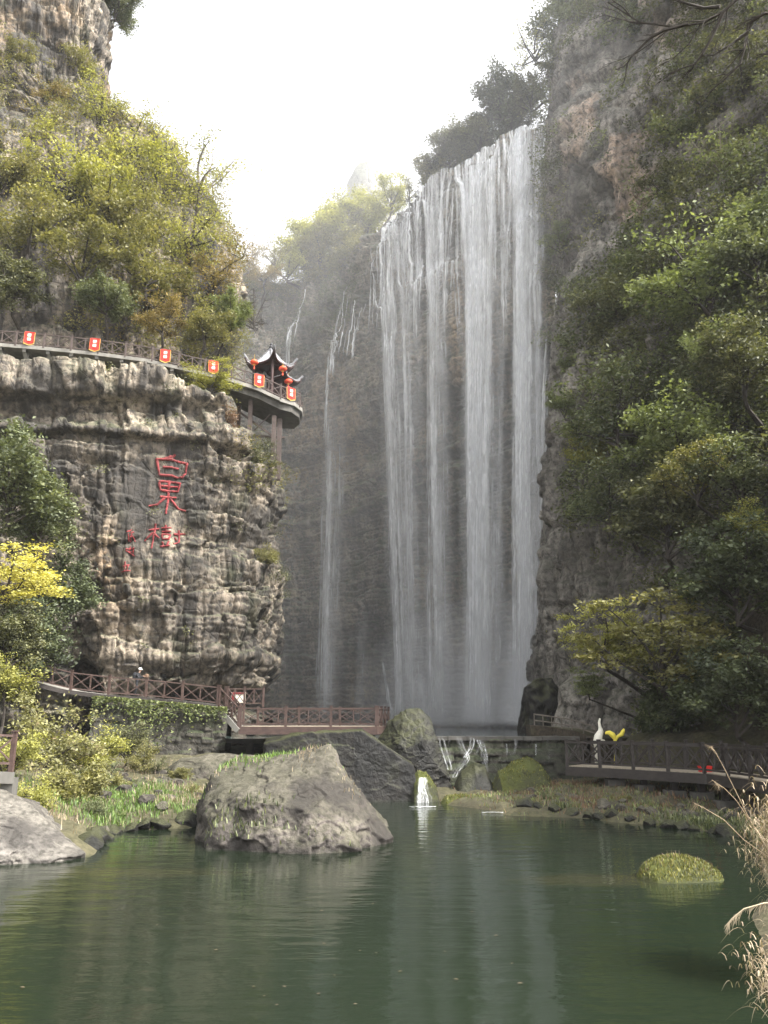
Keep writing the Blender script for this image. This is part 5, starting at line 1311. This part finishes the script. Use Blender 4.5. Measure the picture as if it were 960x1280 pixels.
bv = [(0, 0, .93, .13, .1), (0, 0, 1.12, .13, .1), (.04, 0, 1.33, .16, .1), (.08, 0, 1.46, .06), (.12, 0, 1.55, .055), (.15, 0, 1.66, .1, .09), (.15, 0, 1.75, .08),
      (.03, -.19, 1.38, .065), (.16, -.24, 1.14, .05), (.38, -.16, 1.24, .04), (.46, -.15, 1.27, .04, .025),
      (.05, .19, 1.38, .065), (.16, .24, 1.14, .05), (.38, .18, 1.22, .04), (.46, .17, 1.25, .04, .025),
      (0, -.1, .86, .09), (.03, -.11, .48, .065), (-.03, -.11, .09, .045), (.1, -.12, .04, .045, .035),
      (-.02, .1, .86, .09), (-.06, .11, .48, .065), (-.16, .11, .09, .045), (-.04, .12, .04, .045, .035), (.25, 0, 1.65, .02)]
be = [(0, 1), (1, 2), (2, 3), (3, 4), (4, 5), (5, 6), (2, 7), (7, 8), (8, 9), (9, 10), (2, 11), (11, 12), (12, 13), (13, 14), (0, 15), (15, 16), (16, 17), (17, 18), (0, 19), (19, 20), (20, 21), (21, 22), (5, 23)]
for hb, yy0 in ((10, -.15), (14, .17)):
    for k in range(5):
        L = [.075, .085, .08, .065, .05][k]; y1 = yy0 + (-.03 + .02 * k) * (1 if hb == 14 else -1); st_ = len(bv)
        if k == 4:
            bv += [(.45, yy0 + (.05 if hb == 10 else -.05), 1.27, .009), (.49, yy0 + (.06 if hb == 10 else -.06), 1.265, .008)]
        else:
            bv += [(.5, y1, 1.27, .009), (.5 + L * .6, y1, 1.25, .008), (.5 + L * .75, y1, 1.22, .007)]
        be.append((hb, st_))
        for q in range(st_, len(bv) - 1): be.append((q, q + 1))
skin_body('body', bv, be, 0, [M['cloth_dark'], M['skin']], per, lambda c: 1 if (c.z > 1.5 or (c.x > .42 and c.z > 1.1)) else 0, pp)
def local(mb, name, mat, parent):
    me = bpy.data.meshes.new(name); me.from_pydata(mb.v, [], mb.f); me.update(); return link(name, me, parent, mat)
mb = MB(); mb.lathe([(.125, 0), (.13, .06), (.1, .12), (.03, .145)], (.15, 0, 1.69), 12); mb.bar((.24, 0, 1.7), (.33, 0, 1.69), .16, .02); local(mb, 'cap', M['cap'], per)
mb = MB(); mb.lathe([(.1, -.2), (.16, -.1), (.17, .1), (.12, .22), (.05, .26)], (-.17, 0, 1.25), 10); local(mb, 'backpack', M['cloth_dark'], per)
bag = MB(); bag.lathe([(.1, -.14), (.15, -.06), (.15, .08), (.08, .15)], tuple(pp + Vector((.62, .0, 1.27))), 10)
bag.tube([pp + Vector((.52, -.1, 1.27)), pp + Vector((.6, -.1, 1.45)), pp + Vector((.7, -.05, 1.4))], .012, 5)
bo = bag.build('handbag', M['bag']); tag(bo, 'small brown bag held up at the railing by the dark-clothed person', 'bag')
nb = thing('notice_board', 'white and red notice panel behind the railing at the head of the stairs', 'sign', P(298, 884, 57.0))
c0 = P(298, 872, 57.0)
mb = MB(); mb.bar(c0 + Vector((-.5, 0, 0)), c0 + Vector((.5, 0, 0)), .05, .75); mb.build('panel', M['white_paint'], nb)
mb = MB(); mb.bar(c0 + Vector((-.5, -.04, .3)), c0 + Vector((.5, -.04, .3)), .03, .14); mb.bar(c0 + Vector((-.46, -.04, 0)), c0 + Vector((-.24, -.04, 0)), .03, .5); mb.build('red_field', M['red_paint'], nb)
for sx in (-.42, .42):
    mb = MB(); mb.bar(c0 + Vector((sx, .06, .3)), (c0.x + sx, c0.y + .06, P(298, 884, 57).z), .06); mb.build('leg', M['iron'], nb)

# ------------------------------------------------------------------ bird figures at the boardwalk
def figure(name, label, parts, Y, mat, cat):
    """lobes: list of [(px,py,radius_m), ...] chains"""
    mb = MB()
    for ch in parts:
        pts = [P(a, b, Y + (c[1] if isinstance(c, tuple) else 0)) for a, b, c in ch]; rad = [(c[0] if isinstance(c, tuple) else c) for a, b, c in ch]
        P_, R_ = [], []
        for i in range(len(pts) - 1):
            for k in range(4): P_.append(pts[i].lerp(pts[i + 1], k / 4)); R_.append(rad[i] + (rad[i + 1] - rad[i]) * k / 4)
        P_.append(pts[-1]); R_.append(rad[-1]); mb.tube(P_, R_, 9)
    o = mb.build(name, mat, None, True); tag(o, label, cat); return o
figure('bird_figure', 'cream-white long-necked bird figure standing behind the far end of the boardwalk', [[(745, 966, .06), (746, 940, .1), (746, 928, .2), (748, 921, .22), (751, 914, .15), (750, 909, .09), (749, 903, .07), (750, 898, .05)], [(746, 925, .2), (751, 926, .14), (756, 926, .05)], [(746, 928, .1), (743, 931, .04)]], 43.6, M['white_paint'], 'bird figure')
figure('bird_figure', 'bright yellow bird figure with raised wings right of the cream-white one', [[(769, 966, .05), (769, 935, .06), (769, 924, .1), (766, 919, .15), (762, 916, .12), (758, 916, .08), (757, 918, .03)], [(769, 924, .1), (773, 920, .08), (777, 918, .11), (779, 914, .1), (780, 911, .04)]], 43.4, M['yellow_paint'], 'bird figure')
mb = MB(); c0 = P(882, 968, 36.9); mb.bar(c0 + Vector((-.25, 0, .16)), c0 + Vector((.25, 0, .16)), .3, .3); mb.bar(c0 + Vector((-.27, 0, .33)), c0 + Vector((.27, 0, .33)), .33, .05)
bx_ = mb.build('red_box', M['red_cloth']); tag(bx_, 'small red box standing on the boardwalk floor behind the railing', 'box')

# ------------------------------------------------------------------ grasses
def blades(C, L, W, seed, lean=.5, down=0.0, seg=3):
    r = np.random.default_rng(seed); n = len(C); L = np.broadcast_to(L, (n,)) * r.uniform(.5, 1.3, n)
    az = r.uniform(0, 2 * np.pi, n); h = np.stack([np.cos(az), np.sin(az), 0 * az], 1); sd_ = np.stack([-np.sin(az), np.cos(az), 0 * az], 1)
    ln = r.uniform(.2, 1, n) * lean; V = []
    for i in range(seg + 1):
        t = i / seg; p = C + h * (L * ln * t ** 1.6)[:, None]; p[:, 2] += L * (t * (1 - .45 * ln * t) - down * t * t * 2)
        w = (W * (1 - t) ** .7 + .002); V += [p - sd_ * w / 2, p + sd_ * w / 2]
    V = np.stack(V, 1).reshape(-1, 3); k = 2 * (seg + 1); base = (np.arange(n) * k)[:, None, None]
    q = np.array([[2 * i, 2 * i + 1, 2 * i + 3, 2 * i + 2] for i in range(seg)])[None]
    return V, (base + q).reshape(-1, 4), np.repeat(r.random(n), seg)
def grass_patch(label, regions, L, W, mat, seed, lean=.6, down=0, name='grass', surf=None, thin=-.12, minz=.25):
    r = np.random.default_rng(seed); C = []
    for px, py, Y, sx, sy, n in regions:
        c = P(px, py, Y); x = c.x + r.normal(size=n) * sx; y = c.y + r.normal(size=n) * sy
        C.append(np.stack([x, y, ground_h(x, y) if surf is None else np.full(n, c.z)], 1))
    C = np.concatenate(C)
    C = C[fbm(C[:, 0] * .9, C[:, 1] * .9, 0 * C[:, 0], seed + 40, 3) + .25 * r.normal(size=len(C)) > thin]
    if surf is None: C = C[C[:, 2] > .0]
    else:
        o_, = [surf]; out = []
        mesh = o_.data; vs = [Vector(v.co) + o_.location for v in mesh.vertices]; bt = BVHTree.FromPolygons(vs, [tuple(p.vertices) for p in mesh.polygons])
        for p in C:
            h = bt.ray_cast(Vector((p[0], p[1], 30)), Vector((0, 0, -1)))
            if h[0] is not None and h[0].z > .02 and h[1].z > minz: out.append(h[0][:])
        C = np.array(out)
    V, Q, rn = blades(C, L, W, seed + 1, lean, down)
    o = link(name, mesh_np(name, V, Q, None, {'rnd': rn}), None, mat); tag(o, label, name.replace('_', ' '), kind='stuff'); return o
grass_patch('bright green grass on the left shore', [(150, 1000, 35, 1.3, 1.0, 2600), (215, 1000, 36.5, 1.6, 1.0, 2400), (190, 1030, 33, 1.5, .5, 1500), (60, 1000, 32, 1.2, 1.2, 1200), (130, 1035, 31.5, .8, .7, 900)], .26, .035, M['grass'], 501)
grass_patch('dry grass on the left shore', [(190, 1015, 34.5, 2.2, 1.0, 1800), (230, 1012, 35, 1.2, .8, 1200), (110, 1020, 30, 1.5, 1.2, 1300), (150, 950, 44, 2.2, 2.5, 1600), (235, 985, 38, 1.4, 1.0, 900)], .3, .025, M['dry'], 503, thin=.0)
grass_patch('mixed grass on the right bank', [(690, 1005, 39.5, 1.8, 1.4, 2200), (760, 1010, 38, 2.0, 1.6, 2000), (850, 1020, 35, 2.0, 1.2, 1800), (660, 1000, 41, 1.2, 1.0, 1300), (905, 1040, 31, 1.3, .8, 1400)], .17, .045, LEAF['fresh'], 505, thin=.02)
grass_patch('dull dry growth on the right bank', [(720, 1000, 40, 2.5, 1.8, 2000), (820, 1015, 37, 2.5, 1.6, 1800), (680, 985, 42.5, 1.6, 1.2, 1200)], .22, .035, LEAF['russet'], 506)
grass_patch('dark leafy growth at the right waterline', [(880, 1038, 32, 1.6, .6, 1500), (935, 1050, 30, 1.0, .8, 1300), (705, 1018, 36.3, .25, .25, 260)], .28, .07, LEAF['green'], 508)
grass_patch('green grass and weeds on top of the huge boulder', [(305, 950, 31.5, .9, .8, 1500), (340, 946, 31.5, .8, .8, 1200), (385, 942, 31.5, .6, .7, 500)], .2, .035, M['grass'], 511, surf=BIG, thin=.0)
grass_patch('dry tufts on the huge boulder', [(285, 960, 30.2, .6, .5, 420), (380, 950, 29.6, .35, .5, 160), (440, 990, 28.8, .4, .6, 60)], .18, .02, M['dry'], 513, surf=BIG)
mm_ = [o for o in COL.objects if o.name.startswith('mossy_mound')][0]
grass_patch('short moss and herbs covering the mound in the pool', [(850, 1085, 22.4, .95, .8, 6500)], .08, .026, M['moss_tuft'], 515, surf=mm_, minz=.03, thin=-.5)
grass_patch('brown seed stalks on the mound in the pool', [(860, 1080, 22.5, .6, .4, 260)], .15, .012, LEAF['russet'], 517, surf=mm_)
# dry reed clumps overhanging the pool in the right foreground
def reed_clump(label, px, py, Y, sx, sz, n, L, seed, mat=M['dry']):
    r = np.random.default_rng(seed); c = P(px, py, Y)
    C = np.array(c)[None] + r.normal(size=(n, 3)) * np.array([sx, .5, sz])
    root = thing('dry_reed_clump', label, 'reeds', c, 'dry reed clumps in the right foreground')
    V, Q, rn = blades(C, L, .016, seed, 1.1, .45, 5); o = link('blades', mesh_np('blades', V - np.array(c), Q, None, {'rnd': rn}), root, mat); o['kind'] = 'stuff'
    return root
reed_clump('straw-coloured reed clump overhanging the pool by the boardwalk end', 990, 1062, 14.0, .26, .42, 2400, .34, 601)
reed_clump('small straw-coloured reed clump at the lower right corner', 990, 1235, 10.5, .16, .2, 700, .3, 603)
st = thing('reed_stalk', 'pair of long dry reed stalks arching left with feathery tips', 'reeds', P(968, 1080, 13.8), 'dry reed stalks')
for pts in ([(965, 1070), (945, 1040), (925, 1000), (905, 960), (893, 938), (888, 933)], [(965, 1060), (940, 1030), (920, 1000), (905, 985), (890, 975)], [(965, 1075), (930, 1050), (905, 1025), (880, 1010), (868, 1004)]):
    mb = MB(); q = [P(a, b, 13.8) for a, b in pts]; mb.tube(q, [.0075 - .0009 * i for i in range(len(q))], 4)
    r = random.Random(len(pts) + pts[2][0])
    for k in range(16):
        e = q[-1].lerp(q[-2], r.uniform(0, .7)); mb.tube([e, e + Vector((r.uniform(-.14, .08), r.uniform(-.05, .05), r.uniform(-.14, .06)))], [.004, .0012], 3)
    mb.build('stalk', M['white_paint'] if False else plain_mat('dry_stalk', (0.25, 0.19, 0.12), .8, .2, 5), st)
st2 = thing('reed_stalk', 'arching feathery reed plume over the water at the right edge', 'reeds', P(975, 1130, 11), 'dry reed stalks')
mb = MB(); q = [P(a, b, 11) for a, b in [(980, 1128), (955, 1129), (930, 1136), (915, 1148), (908, 1156)]]; mb.tube(q, [.012, .01, .008, .006, .003], 4)
r = random.Random(3)
for k in range(60):
    t = r.uniform(.3, 3.9); e = q[int(t)].lerp(q[int(t) + 1], t - int(t)); mb.tube([e, e + Vector((-.03 + r.uniform(-.06, .02), r.uniform(-.03, .03), -r.uniform(.03, .16)))], [.005, .0015], 3)
mb.build('plume', plain_mat('dry_plume', (0.32, 0.26, 0.18), .8, .2, 5), st2)

# ------------------------------------------------------------------ bare tree in the upper right foreground
bt = thing('bare_tree', 'leafless dark tree reaching in from the upper right corner', 'tree', (16.5, 24, 1.2))
tr = MB(); tp = [Vector((16.5, 24, .9)), Vector((16.2, 23.5, 6)), Vector((15.6, 22.5, 12)), Vector((14.4, 20.5, 18)), Vector((13.4, 19, 22))]
tr.tube(tp, [.28, .22, .18, .13, .08], 8); tr.build('trunk', M['bark'], bt, True)
rr = random.Random(12)
def bough(mb, pts, r0, depth, twig=True):
    pts = [Vector(p) for p in pts]; n = len(pts); mb.tube(pts, [r0 * (1 - .7 * i / (n - 1)) for i in range(n)], 5)
    if depth == 0: return
    for i in range(1, n):
        for k in range(2):
            if rr.random() < .85:
                d = (pts[i] - pts[i - 1]).normalized(); L = (pts[-1] - pts[0]).length * rr.uniform(.18, .4)
                s_ = Vector((rr.uniform(-.8, .5), rr.uniform(-.5, .5), rr.uniform(-.9, .7)))
                a = pts[i - 1].lerp(pts[i], rr.random()); q = [a]
                for m in range(4): q.append(q[-1] + (d * .7 + s_ * .8 + Vector((rr.uniform(-.25, .25), rr.uniform(-.2, .2), rr.uniform(-.3, .2)))).normalized() * L / 4)
                bough(mb, q, r0 * .42, depth - 1)
for pts in ([(1010, -60), (930, -10), (905, 14), (880, 28), (845, 34), (800, 28), (760, 3)], [(905, 14), (893, 40), (878, 68), (868, 80), (845, 88)], [(860, 30), (830, 38), (812, 48), (790, 70), (782, 82)],
            [(1000, 12), (955, 17), (935, 30), (932, 55), (925, 80), (905, 100), (890, 112)], [(900, 8), (880, 10), (850, 2), (820, -10)], [(1000, 60), (970, 66), (948, 68)], [(935, 40), (915, 55), (890, 70)]):
    mb = MB(); bough(mb, [P(a, b, 16.6 + .2 * i) for i, (a, b) in enumerate(pts)], .05, 2); mb.build('bough', M['bark'], bt)
mb = MB(); mb.tube([tp[3], tp[3].lerp(P(1010, -60, 16.6), .6) + Vector((0, 0, .3)), P(1010, -60, 16.6)], [.1, .08, .05], 6); mb.tube([tp[2].lerp(tp[3], .8), P(1000, 12, 16.6)], [.08, .05], 6); mb.tube([tp[2].lerp(tp[3], .7), P(1000, 60, 16.6)], [.07, .05], 6); mb.build('bough', M['bark'], bt)

# ------------------------------------------------------------------ far peak, haze, mist, floating leaves
fr = np.random.default_rng(5)
au, az_ = np.meshgrid(np.linspace(0, 2 * np.pi, 120), np.linspace(0, 1, 90))
Yp = 380.0; ptop = P(463, 203, Yp); pw = size_at(28, Yp, ptop.z)
zz = 40 + (ptop.z - 40) * az_
rad = pw * (1.0 + 1.4 * (1 - az_) ** 1.2) * np.where(az_ > .93, np.sqrt(np.clip((1.0 - az_) / .07, 0.001, 1)) * .5 + .5 * np.clip((1.0 - az_) / .07, 0, 1) ** .3, 1)
rad = rad * (1 + .22 * fbm(np.cos(au) * 1.5, np.sin(au) * 1.5, zz * .02, 700, 3)) + 1.2 * blocky(au * pw, zz, 701, 8, 20, 8, 20, 3)* np.clip((1 - az_) * 20, 0, 1)
V = np.stack([ptop.x + rad * np.cos(au), Yp + rad * np.sin(au), zz + 4 * fbm(np.cos(au) * 1.2, np.sin(au) * 1.2, 0 * au, 703, 3) * az_], 2)
tag(link('mountain', mesh_np('mountain', V, grid_faces(*V.shape[:2])), None, M['far_rock']), kind='structure')

t = NT('haze_air'); hz = t.done(None, t.n('VolumePrincipled', {'Color': (0.96, 0.97, 1.0), 'Density': HAZE_DENSITY, 'Anisotropy': 0.1}))
mb = MB(); x0, x1, y0, y1, z0, z1 = -950, 950, -950, 950, -5, 372
mb.add([(x0, y0, z0), (x1, y0, z0), (x1, y1, z0), (x0, y1, z0), (x0, y0, z1), (x1, y0, z1), (x1, y1, z1), (x0, y1, z1)], [(3, 2, 1, 0), (4, 5, 6, 7), (0, 1, 5, 4), (1, 2, 6, 5), (2, 3, 7, 6), (3, 0, 4, 7)])
tag(mb.build('haze', hz), kind='stuff')

V, Q = ICO5
t = NT('spray_air'); sp_ = t.done(None, t.n('VolumePrincipled', {'Color': (0.96, 0.97, 1.0), 'Density': 0.0022, 'Anisotropy': 0.1}))
mo = link('mist', mesh_np('mist', V * np.array([36, 37, 78]), Q), None, sp_); mo.location = (8, 95, 42); tag(mo, 'fine spray hanging in the air before the waterfall', 'mist', kind='stuff')
t = NT('dense_spray'); sp_ = t.done(None, t.n('VolumePrincipled', {'Color': (0.97, 0.98, 1.0), 'Density': 0.012, 'Anisotropy': 0.0}))
mo = link('mist', mesh_np('mist', V * np.array([15, 9, 13]), Q), None, sp_); mo.location = (11, 88, 4); tag(mo, 'denser spray at the foot of the waterfall', 'mist', kind='stuff')
t = NT('valley_mist'); sp_ = t.done(None, t.n('VolumePrincipled', {'Color': (0.96, 0.97, 1.0), 'Density': 0.0006, 'Anisotropy': 0.1}))
mo = link('mist', mesh_np('mist', V * np.array([120, 80, 150]), Q), None, sp_); mo.location = (0, 270, 215); tag(mo, 'pale mist in the valley before the far peak', 'mist', kind='stuff')
mb = MB(); r = random.Random(8)
leafproto = None
fl_px = [(270, 1188), (196, 1157), (152, 1137), (28, 1235), (402, 1139), (466, 1130), (450, 1189), (470, 1192), (418, 1220), (398, 1243), (355, 1234), (346, 1257), (330, 1246), (444, 1256), (317, 1234), (405, 1180), (620, 1170), (556, 1190), (650, 1230), (640, 1205), (500, 1215), (570, 1225), (590, 1140), (898, 1118)]
for i, (a, b) in enumerate(fl_px):
    Yq = wy(b); q = Vector((X(a, Yq, 0), Yq, .012))
    if i == 0:
        m_ = MB(); L = .05
        m_.add([(-L, 0, 0), (-L * .3, -L * .35, .004), (L * .5, -L * .28, .004), (L, 0, 0), (L * .5, L * .28, .004), (-L * .3, L * .35, .004), (0, 0, .012)], [(0, 1, 6), (1, 2, 6), (2, 3, 6), (3, 4, 6), (4, 5, 6), (5, 0, 6)])
        leafproto = m_.build('floating_leaf', M['dry']); o = leafproto
    else:
        o = leafproto.copy(); COL.objects.link(o)
    o.location = q; s_ = r.uniform(.5, 1.0) * (1.5 if i == 0 else 1); o.scale = (s_, s_, s_); o.rotation_euler = (0, 0, r.uniform(-.5, .5))
    tag(o, 'small pale fallen leaf floating on the dark green pool', 'leaf', 'fallen leaves on the pool')

# ------------------------------------------------------------------ loose stones on the banks
r = random.Random(21)
protos = []
def stone_at(px, py, Y, sz, label, group, mat, k):
    x, y = X(px, Y, 0.5), Y; z = GT(x, y)
    if len(protos) <= k:
        o = hull_rock('stone', label, rnd_planes(40 + k, 11), (1, .8, .6), (0, 0, 0), mat, 40 + k, 0, .05, 'stone', False, group); protos.append(o)
        o.rotation_euler = (0, 0, r.uniform(0, 6)); o.scale = (sz, sz, sz); o.location = (x, y, z + sz * .1); return
    o = protos[k].copy(); COL.objects.link(o); o.rotation_euler = (0, 0, r.uniform(0, 6)); o.scale = (sz * r.uniform(.8, 1.2),) * 3; o.location = (x, y, z + sz * .1)
    tag(o, label, 'stone', group)
for i in range(34):
    px = r.uniform(655, 925); f = (px - 655) / 270; Y = 40.5 - 8.5 * f + r.uniform(-1.8, 1.6)
    stone_at(px, 0, Y, r.uniform(.14, .42), 'small grey stone among the weeds on the right bank slope', 'stones on the right bank', M['boulder'], i % 3)
for i in range(26):
    px = r.uniform(120, 250); Y = r.uniform(32.5, 44)
    stone_at(px, 0, Y, r.uniform(.15, .5), 'small brown-grey stone in the grass of the left shore', 'stones on the left shore', M['boulder'], 3 + i % 3)

for i, (px, py, Y, rp, kd, co) in enumerate([(150, 985, 36, 15, 'bush', 'olive'), (172, 1008, 34.2, 12, 'bush', 'green'), (205, 985, 38, 13, 'open', 'russet'), (232, 1004, 35.5, 12, 'bush', 'fresh'), (196, 960, 42, 14, 'open', 'deep'), (225, 968, 41, 11, 'bush', 'olive'), (120, 1015, 31.5, 14, 'bush', 'green'), (244, 990, 37, 10, 'open', 'olive'), (146, 1022, 32, 10, 'layer', 'fresh')]):
    tree('weed_bush', px, py, Y, rp, kd, co, 'low weedy bush among stones on the left shore', 'ground', 'shrub', group='weedy bushes on the left shore')
for i, (px, py, Y, rp, kd, co) in enumerate([(690, 1000, 39.5, 11, 'bush', 'green'), (735, 992, 40.5, 12, 'open', 'deep'), (775, 1003, 38.2, 11, 'bush', 'olive'), (815, 1012, 36.5, 12, 'bush', 'green'), (850, 1022, 34.8, 13, 'open', 'deep'), (890, 1030, 33, 13, 'bush', 'green'), (920, 1040, 31, 14, 'bush', 'deep'), (660, 1002, 40.5, 10, 'open', 'russet')]):
    tree('weed_bush', px, py, Y, rp, kd, co, 'low weedy bush on the right bank below the boardwalk', 'ground', 'shrub', group='weedy bushes on the right bank')

for key, px, py, Y, sx, sy, n, sd_ in [('big round moss-grown', 655, 960, 44.0, 1.2, .9, 2600, 521), ('low mossy islet', 590, 1000, 41, 1.5, .6, 2200, 523), ('low mossy ledge rock', 530, 975, 42.5, .6, .5, 700, 525)]:
    ob = [o for o in COL.objects if str(o.get('label', '')).startswith(key)][0]
    grass_patch('moss on the ' + key + ' stone', [(px, py, Y, sx, sy, n)], .09, .045, M['moss_tuft'], sd_, surf=ob, minz=.1, thin=-.1, name='moss')
grass_patch('weeds at the waterline of the huge boulder', [(300, 1050, 26.8, .9, .2, 260), (262, 1040, 27.6, .25, .5, 160), (400, 1055, 26.4, 1.0, .2, 160)], .22, .05, LEAF['green'], 531, surf=BIG, minz=-.5, thin=.05)
for k, (px, Y, sz) in enumerate([(112, 26.9, .5), (120, 28.2, .6), (128, 29.3, .45), (140, 30.6, .55), (165, 31.2, .4), (200, 31.7, .5), (236, 32.4, .55), (150, 31.0, .3), (182, 31.6, .35)]):
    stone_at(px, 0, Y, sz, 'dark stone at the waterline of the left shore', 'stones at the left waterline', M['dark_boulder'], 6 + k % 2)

for k in range(14):
    px = 650 + 20 * k + r.uniform(-7, 7); Yk = float(np.interp(px, [640, 720, 800, 880, 930], [36.7, 35.3, 32.9, 30.9, 29.2])) + .15
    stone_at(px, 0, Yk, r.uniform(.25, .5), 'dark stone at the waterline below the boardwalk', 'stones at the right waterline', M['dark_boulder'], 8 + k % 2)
